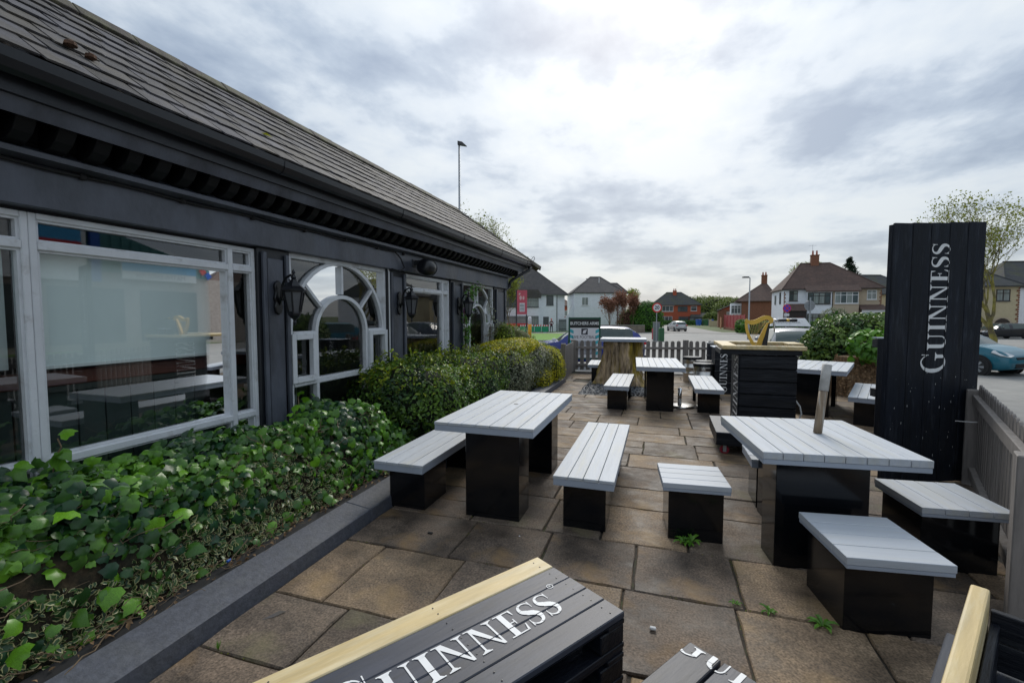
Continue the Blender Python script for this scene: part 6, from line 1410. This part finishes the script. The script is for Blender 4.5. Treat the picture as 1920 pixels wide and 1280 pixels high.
shrub('garden_hedge', 'dark green hedge in front of the red brick house', 'hedge', WG(43.5, 111, .3), (7.5, .8, .75), 5000, (.2, .4), T_OVAL, L_green, ex=5, seed=32, stem=False)
shrub('garden_hedge', 'bright green hedge behind the no stopping sign', 'hedge', WG((1465-960)/853*53, 53, .75), (4.2, .7, .75), 5000, (.12, .22), T_OVAL, L_green, ex=5, seed=33, stem=False)
shrub('conical_hedge', 'tall dense green bush behind the 20 sign', 'bush', WG((1212-960)/853*62, 62, 1.6), (2.1, 1.6, 2.5), 8000, (.14, .26), T_OVAL, L_green, ex=2.3, seed=34, amp=.15)
shrub('garden_hedge', 'yellow green hedge beyond the timber gate', 'hedge', WG((1345-960)/853*108, 108, 1.2), (3.0, 1.2, 1.8), 3500, (.3, .5), T_OVAL, L_mid, ex=4, seed=35)
for k, (u, tt, r, h, mm_, lb) in enumerate(((1322, 150, 9, 3.2, L_mid, 'pale green woodland edge beyond the red brick house'), (1350, 140, 8, 2.8, L_mid, 'soft green tree mass above the timber gate'), (1375, 120, 5, 2.2, L_mid, 'dark olive bushes under the brown brick house'))):
    shrub('distant_trees', lb, 'trees', WG((u-960)/853*tt, tt, h), (r, 4, h+2.0), 6500, (.35, .7), T_OVAL, mm_, seed=40+k, amp=.25, corem=core_m)
shrub('small_tree', 'small grey green olive like tree in front of the beige half of the semi', 'tree', WG((1563-960)/853*48, 48, 1.9), (1.15, 1.0, .95), 2600, (.08, .16), T_OVAL, L_var, seed=50, amp=.3, core=.55)

# ---- branching trees
def tree(name, label, loc, H, spread, trunk_r, depth, leafm, nleaf, leafs, bark=bark_m, seed=0, lean=(0, 0), first=.25, group=None, trunk_h=None, up=.35, cat='tree', nb=3, keep=(.62, .82), rk=.68):
    t = thing(name, label, cat, loc, 0, group); rs = random.Random(seed); m = MB(); tips = []
    def grow(p, d, L, r, lv):
        pts = [p]; rr = [r]; n = 4 if lv < depth-1 else 3
        for k in range(n):
            d = (d+Vector([rs.gauss(0, .13) for _ in range(3)])+Vector((0, 0, up*.12))).normalized(); p = p+d*L/n; pts.append(p); rr.append(r*(1-.42*(k+1)/n))
        m.tube(pts, rr, 7 if lv == 0 else (5 if lv < 3 else 3), caps=False)
        if lv >= depth-3: tips.extend([(q, d) for q in pts[1:]])
        if lv >= depth: return
        k_ = nb+(1 if lv == 0 else 0)
        for j in range(k_):
            a = 6.28*j/k_+rs.uniform(-.6, .6); ax = d.orthogonal().normalized(); ax.rotate(Matrix.Rotation(a, 3, d))
            sp = rs.uniform(.45, .95)*spread; nd_ = (d+ax*sp+Vector((0, 0, up))).normalized()
            i = rs.choice([-1, -1, -2]) if lv else rs.choice([-1, -2, -3])
            grow(pts[i], nd_, L*rs.uniform(*keep), rr[i]*rk, lv+1)
    grow(Vector((0, 0, 0)), Vector((lean[0], lean[1], 1)).normalized(), trunk_h or H*.32, trunk_r, 0)
    m.build('branches', bark, t, smooth=True)
    if nleaf and tips:
        idx = [rs.randrange(len(tips)) for _ in range(nleaf)]; P = np.array([tips[i][0] for i in idx])+rng.normal(0, H*.012, (nleaf, 3))
        stuff(leafcloud('leaves', P, rng.normal(0, 1, (nleaf, 3)), rng.uniform(leafs[0], leafs[1], nleaf), T_OVAL, leafm, t))
    return t
tree('budding_tree', 'big spring tree with a mossy yellow trunk and sparse young leaves behind the tall board', (21.1, 38.3, -.6), 12, .75, .20, 6, L_tree, 3800, (.09, .18), bark_moss, seed=5, trunk_h=2.5, lean=(.10, 0), nb=3, up=.5, keep=(.74, .90), rk=.82)
tree('bare_tree', 'nearly bare tree rising behind the end of the pub roof', WG(-3.5, 60), 15, .6, .22, 6, L_tree, 1500, (.14, .28), bark_m, seed=9, trunk_h=4.4, up=.5, keep=(.68, .84), rk=.8)
tree('bare_tree', 'twiggy tree with first leaves between the downpipe and the red sign', WG(-.2, 59.5), 9, .7, .13, 6, L_tree, 2600, (.14, .28), bark_m, seed=12, trunk_h=2.2, up=.5, keep=(.68, .84), rk=.78)
tree('bare_tree', 'fine twiggy tree between the copper hedge and the green bush', WG(17.5, 66), 7, .6, .10, 5, L_tree, 1200, (.14, .25), bark_m, seed=15, trunk_h=2.0, up=.7, keep=(.7, .84))
for k, (u, tt, h) in enumerate(((1142, 60, 5.6), (1162, 60.5, 5.3), (1186, 61.5, 5.0))):
    tree('copper_shrub', ['upright copper leaved shrub in front of the plain white house', 'copper leaved shrub by the white house corner', 'rusty copper shrub beside the tall green bush'][k], WG((u-960)/853*tt, tt), h*.93, .45, .07, 5, L_copper, 2200, (.13, .26), twig_m, seed=20+k, trunk_h=1.35, up=.9, cat='shrub', nb=4, keep=(.72, .9))
shrub('copper_hedge', 'rust coloured hedge between the white house and the tall green bush', 'hedge', WG((1183-960)/853*63, 63, 1.3), (1.9, .9, 1.9), 3600, (.10, .2), T_OVAL, L_copper, seed=37, amp=.2, corem=core_b, two=(L_mid, lambda P, c, r: c > .12))
# conifer + yellowish tree behind the semi
t = thing('conifer', 'dark spruce like conifer rising behind the right end of the semi roof', 'tree', WG(53.0, 72)); MB().tube([(0, 0, 0), (0, 0, 10.8)], [.2, .03], 8).build('trunk', bark_m, t)
P = []; Q = []
for k in range(170):
    z = 3.5+7.6*(k/170); L = (11.4-z)*.58*random.uniform(.7, 1.15); a = random.uniform(0, 6.28); dr = Vector((math.cos(a), math.sin(a), -.12))
    for j in range(34): q = dr*(L*j/34)+Vector((0, 0, z+.25*math.sin(3.1*j/34)))+Vector([random.gauss(0, .09) for _ in range(3)]); P.append(q); Q.append((random.gauss(0, .6), random.gauss(0, .6), 1))
stuff(leafcloud('needles', np.array(P), np.array(Q), rng.uniform(.15, .36, len(P)), T_DIAMOND, L_dark, t))
shrub('yellow_green_tree', 'yellow green tree top showing above the semi roof left of the conifer', 'tree', WG(49.0, 76, 9.3), (2.4, 2, 1.7), 2400, (.15, .3), T_OVAL, L_tree, seed=52, amp=.35, core=.3)
shrub('green_tree', 'leafy tree top above the beige house left of the tall board', 'tree', WG(60, 72, 6.2), (2.2, 2, 1.9), 1800, (.2, .35), T_OVAL, L_mid, seed=53, amp=.3, core=.5)
shrub('garden_hedge', 'green shrub at the foot of the budding tree', 'bush', WG(41.6, 42.5, .9), (1.2, 1, 1.5), 1800, (.12, .22), T_OVAL, L_green, seed=54)

# ================================================================ CARS
def car(label, loc, rz, paint, L=4.0, Wd=1.7, H=1.45, style='hatch', name='parked_car', roofbox=None, dark_glass=True, wheel_r=.30, rim=True):
    """nose towards +x, built round the origin; sections along x carry belt, roof and width"""
    t = thing(name, label, 'car', loc, rz)
    hw = Wd/2
    if style == 'hatch': S = [(-.50, .46, .80, .80, .74), (-.485, .30, .92, .95, .88), (-.44, .22, .96, 1.22, .95), (-.36, .20, .97, 1.42, 1.0), (-.20, .19, .955, 1.45, 1.0), (0, .19, .94, 1.45, 1.0), (.10, .19, .93, 1.38, 1.0), (.20, .19, .92, 1.14, 1.0), (.265, .19, .915, .925, 1.0), (.36, .20, .86, .87, .98), (.44, .22, .76, .77, .92), (.485, .26, .62, .63, .82), (.50, .34, .50, .50, .72)]
    else: S = [(-.50, .46, .82, .82, .74), (-.485, .30, .94, .96, .88), (-.45, .22, .97, 1.10, .95), (-.36, .20, .975, 1.36, 1.0), (-.20, .19, .96, 1.46, 1.0), (0, .19, .94, 1.47, 1.0), (.10, .19, .93, 1.40, 1.0), (.20, .19, .92, 1.15, 1.0), (.28, .19, .915, .925, 1.0), (.37, .20, .87, .88, .98), (.45, .22, .77, .78, .92), (.485, .26, .62, .63, .82), (.50, .34, .50, .50, .72)]
    sc = H/1.46
    # densify
    D = []
    for i in range(len(S)-1):
        for k in range(3):
            u = k/3; D.append([S[i][j]*(1-u)+S[i+1][j]*u for j in range(5)])
    D.append(list(S[-1]))
    vs = []; rows = 9
    for x, zb, zbelt, zr, wf in D:
        zb *= sc; zbelt *= sc; zr *= sc; w = hw*wf; tum = max(0, zr-zbelt)
        prof = [(w*.90, zb), (w*.985, zb+.08), (w, zb+(zbelt-zb)*.45), (w*.985, zb+(zbelt-zb)*.8), (w*.93, zbelt), (w*.93-tum*.16, zbelt+tum*.45), (w*.93-tum*.36, zbelt+tum*.90), (w*.78-tum*.40, zbelt+tum*.985), (0, zbelt+tum+.012)]
        vs.append([(x*L, yy, zz) for yy, zz in prof])
    n = len(D)
    glass_rows = {4, 5}; bod = MB(); gl = MB(); side_pl = []
    flat = []
    for s in (1, -1):
        base = len(flat); flat += [(p[0], p[1]*s, p[2]) for r_ in vs for p in r_]
        for i in range(n-1):
            for j in range(rows-1):
                q = (base+i*rows+j, base+(i+1)*rows+j, base+(i+1)*rows+j+1, base+i*rows+j+1)
                xm = (D[i][0]+D[i+1][0])/2; tum = min(D[i][3]-D[i][2], D[i+1][3]-D[i+1][2])
                isg = False
                if j in glass_rows and tum > .16 and -.40 < xm < .17 and not (-.035 < xm < -.008) and not (.075 < xm < .0): isg = True
                if j in (6, 7) and .085 < xm < .262: isg = True           # windscreen
                if j in (7,) and -.478 < xm < -.385: isg = True            # rear window
                if j in (6,) and -.470 < xm < -.39: isg = True
                # wheel arches
                (gl if isg else bod).f.append(q); (gl if isg else bod).m.append(0)
    bod.v = list(flat); gl.v = list(flat)
    nb_ = len(D)
    # close floor and ends
    for i in range(n-1): bod.f.append((i*rows, (i+1)*rows, n*rows+(i+1)*rows, n*rows+i*rows)); bod.m.append(0)
    for i in (0, n-1): bod.f.append(tuple(i*rows+j for j in range(rows))+tuple(n*rows+i*rows+j for j in range(rows-2, -1, -1))); bod.m.append(0)
    def fin(mb, nm, m_):
        me = mb.mesh(nm, m_, True); bm = bmesh.new(); bm.from_mesh(me); bmesh.ops.remove_doubles(bm, verts=bm.verts, dist=.0005); bmesh.ops.delete(bm, geom=[v for v in bm.verts if not v.link_faces], context='VERTS'); bmesh.ops.recalc_face_normals(bm, faces=bm.faces); bm.to_mesh(me); bm.free()
        for p in me.polygons: p.use_smooth = True
        return link(nm, me, t)
    bo = fin(bod, 'body', paint); g_ = fin(gl, 'windows', car_glass)
    wx = (.325*L, -.31*L)
    for x in wx:
        for s in (1, -1):
            a = MB(); a.lathe([(wheel_r+.055, 0), (wheel_r+.055, .012)], 28, (x, s*(hw+.001)-(.012 if s > 0 else 0), wheel_r+.01), axis='y'); a.build('wheel_arch', rubber, t)
            y0 = s*(hw-.16) ; y1 = s*(hw+.025)
            w_ = MB().lathe([(wheel_r*.96, min(y0, y1)), (wheel_r, min(y0, y1)+.02), (wheel_r, max(y0, y1)-.02), (wheel_r*.95, max(y0, y1))], 28, (x, 0, wheel_r), axis='y').build('wheel', rubber, t, smooth=False)
            rm = MB(); yo = s*(hw+.0255); rm.lathe([(wheel_r*.66, 0), (wheel_r*.62, .008)], 24, (x, yo-(.004 if s > 0 else .004), wheel_r), axis='y'); rm.build('hubcap', dark_steel if rim else galv, w_)
            sp = MB()
            for k in range(7):
                A = 6.283*k/7; c_, s_ = math.cos(A), math.sin(A); yy = yo+s*.008
                pts = [(-.022, .05), (.022, .05), (.030, wheel_r*.62), (-.030, wheel_r*.62)]; sp.prism([(x+c_*b-s_*a_, wheel_r+s_*b+c_*a_) for a_, b in pts], .012, 'y', yy-.006)
            sp.lathe([(.06, -.008), (.06, .008)], 12, (x, yo+s*.008, wheel_r), axis='y'); sp.build('spokes', galv, w_)
    for s in (1, -1):
        hl_ = MB(); hl_.add([(L*.490, s*hw*.74, .60*sc), (L*.452, s*hw*.915, .64*sc), (L*.400, s*hw*.965, .73*sc), (L*.405, s*hw*.90, .785*sc), (L*.452, s*hw*.62, .725*sc), (L*.486, s*hw*.50, .64*sc)], [(0, 1, 2, 3, 4, 5)])
        me = hl_.mesh('headlight', headlamp)
        for v in me.vertices: v.co += Vector((.012, s*.014, .012))
        o = link('headlight', me, t); sl = o.modifiers.new('thick', 'SOLIDIFY'); sl.thickness = .02; sl.offset = 0
        MB().box(-.503*L, -.475*L, min(s*hw*.60, s*hw*.93), max(s*hw*.60, s*hw*.93), .82*sc, .95*sc).build('tail_light', tail_red, t, bevel=.02)
        mr_ = MB(); mr_.lathe([(0, -.09), (.055, -.07), (.065, 0), (.055, .07), (0, .09)], 10, (L*.155, s*(hw+.06), 1.0*sc), axis='y'); mr_.build('door_mirror', paint, t, smooth=True)
    MB().box(.488*L, .505*L, -.45, .45, .30*sc, .42*sc).build('lower_grille', rubber, t, bevel=.01)
    MB().box(.478*L, .497*L, -.35, .35, .52*sc, .60*sc).build('grille', rubber, t, bevel=.01)
    MB().box(-.506*L, -.49*L, -.26, .26, .62*sc, .73*sc).build('number_plate', white_pl if True else yellow_pl, t)
    MB().box(-.508*L, -.48*L, -hw*.85, hw*.85, .27*sc, .42*sc).build('rear_bumper', rubber, t, bevel=.02)
    st = MB()
    for s in (1, -1):
        for x in (-.02*L,): st.box(x-.006, x+.006, min(s*(hw*1.0-.004), s*(hw+.003)), max(s*(hw-.004), s*(hw+.003)), .32*sc, .80*sc)
    stuff(st.build('door_gap', rubber, t))
    return t
blue_p = car_paint('dark_blue_car_paint', (.008, .025, .22), 0); teal_p = car_paint('teal_car_paint', (.005, .13, .19), 0); silver_p = car_paint('silver_car_paint', (.48, .49, .50), .6); white_p = car_paint('pale_grey_car_paint', (.26, .27, .29), .5); grey_p = car_paint('grey_blue_car_paint', (.08, .10, .13)); black_p = car_paint('black_car_paint', (.012, .014, .02))
car('dark blue hatchback parked behind the fence and the A-frame board', (-2.50, 16.6, -.19), math.atan2(-.27, -.96), blue_p, L=3.95, H=1.42, wheel_r=.32)
car('teal hatchback parked beyond the right picket fence', (8.95, 18.6, -.2), math.atan2(-.80, .60), teal_p, L=3.9, H=1.46, Wd=1.68)
car('small silver hatchback parked at the kerb of the side road, seen from behind', WG(23.9, 66.0), HR+R(90), silver_p, L=4.0, H=1.47)
lc_ = car('pale grey driving school car with a roof sign, mostly hidden behind the bar and hedge', (4.35, 18.1, -.2), R(86), white_p, L=4.1, H=1.40)
m = MB(); m.add([(-.20, -.62, 1.44), (.20, -.62, 1.44), (.20, .62, 1.44), (-.20, .62, 1.44), (-.04, -.46, 1.72), (.04, -.46, 1.72), (.04, .46, 1.72), (-.04, .46, 1.72)], [(0, 1, 5, 4), (1, 2, 6, 5), (2, 3, 7, 6), (3, 0, 4, 7), (4, 5, 6, 7), (0, 3, 2, 1)])
rsn = m.build('roof_sign', white_pl, lc_, bevel=.01)
tl_ = Vector((-.16, 0, .28)).normalized(); up_ = Vector((.16, 0, .28)).normalized()
# sign faces lean back: the rear facing side of the sign
sans('roof_sign_lettering', 'DRIVING SCHOOL', .095, (-.125, .06, 1.57), (0, -1, 0), up_, lc_, poster_ink, lift=.004, width=.95)
m = MB(); q0 = Vector((-.125, -.44, 1.52))
for a_, b_ in (((0, .0), (.045, .15)), ((.045, 0), (.11, .042))):
    vs_ = [q0+Vector((0, -1, 0))*x_+up_*y_+Vector((-.006, 0, .003)) for x_, y_ in ((a_[0], a_[1]), (b_[0], a_[1]), (b_[0], b_[1]), (a_[0], b_[1]))]; m.add(vs_, [(0, 1, 2, 3)])
m.build('learner_plate', red_pl, lc_)
car('grey estate car parked across the road in front of the semi', (9.9, 31.6, -.35), HR+R(176), grey_p, L=4.4, H=1.45)
car('black car parked in front of the beige house at the right edge', WG(44.6, 41.5), HR+R(178), black_p, L=4.4, H=1.42)
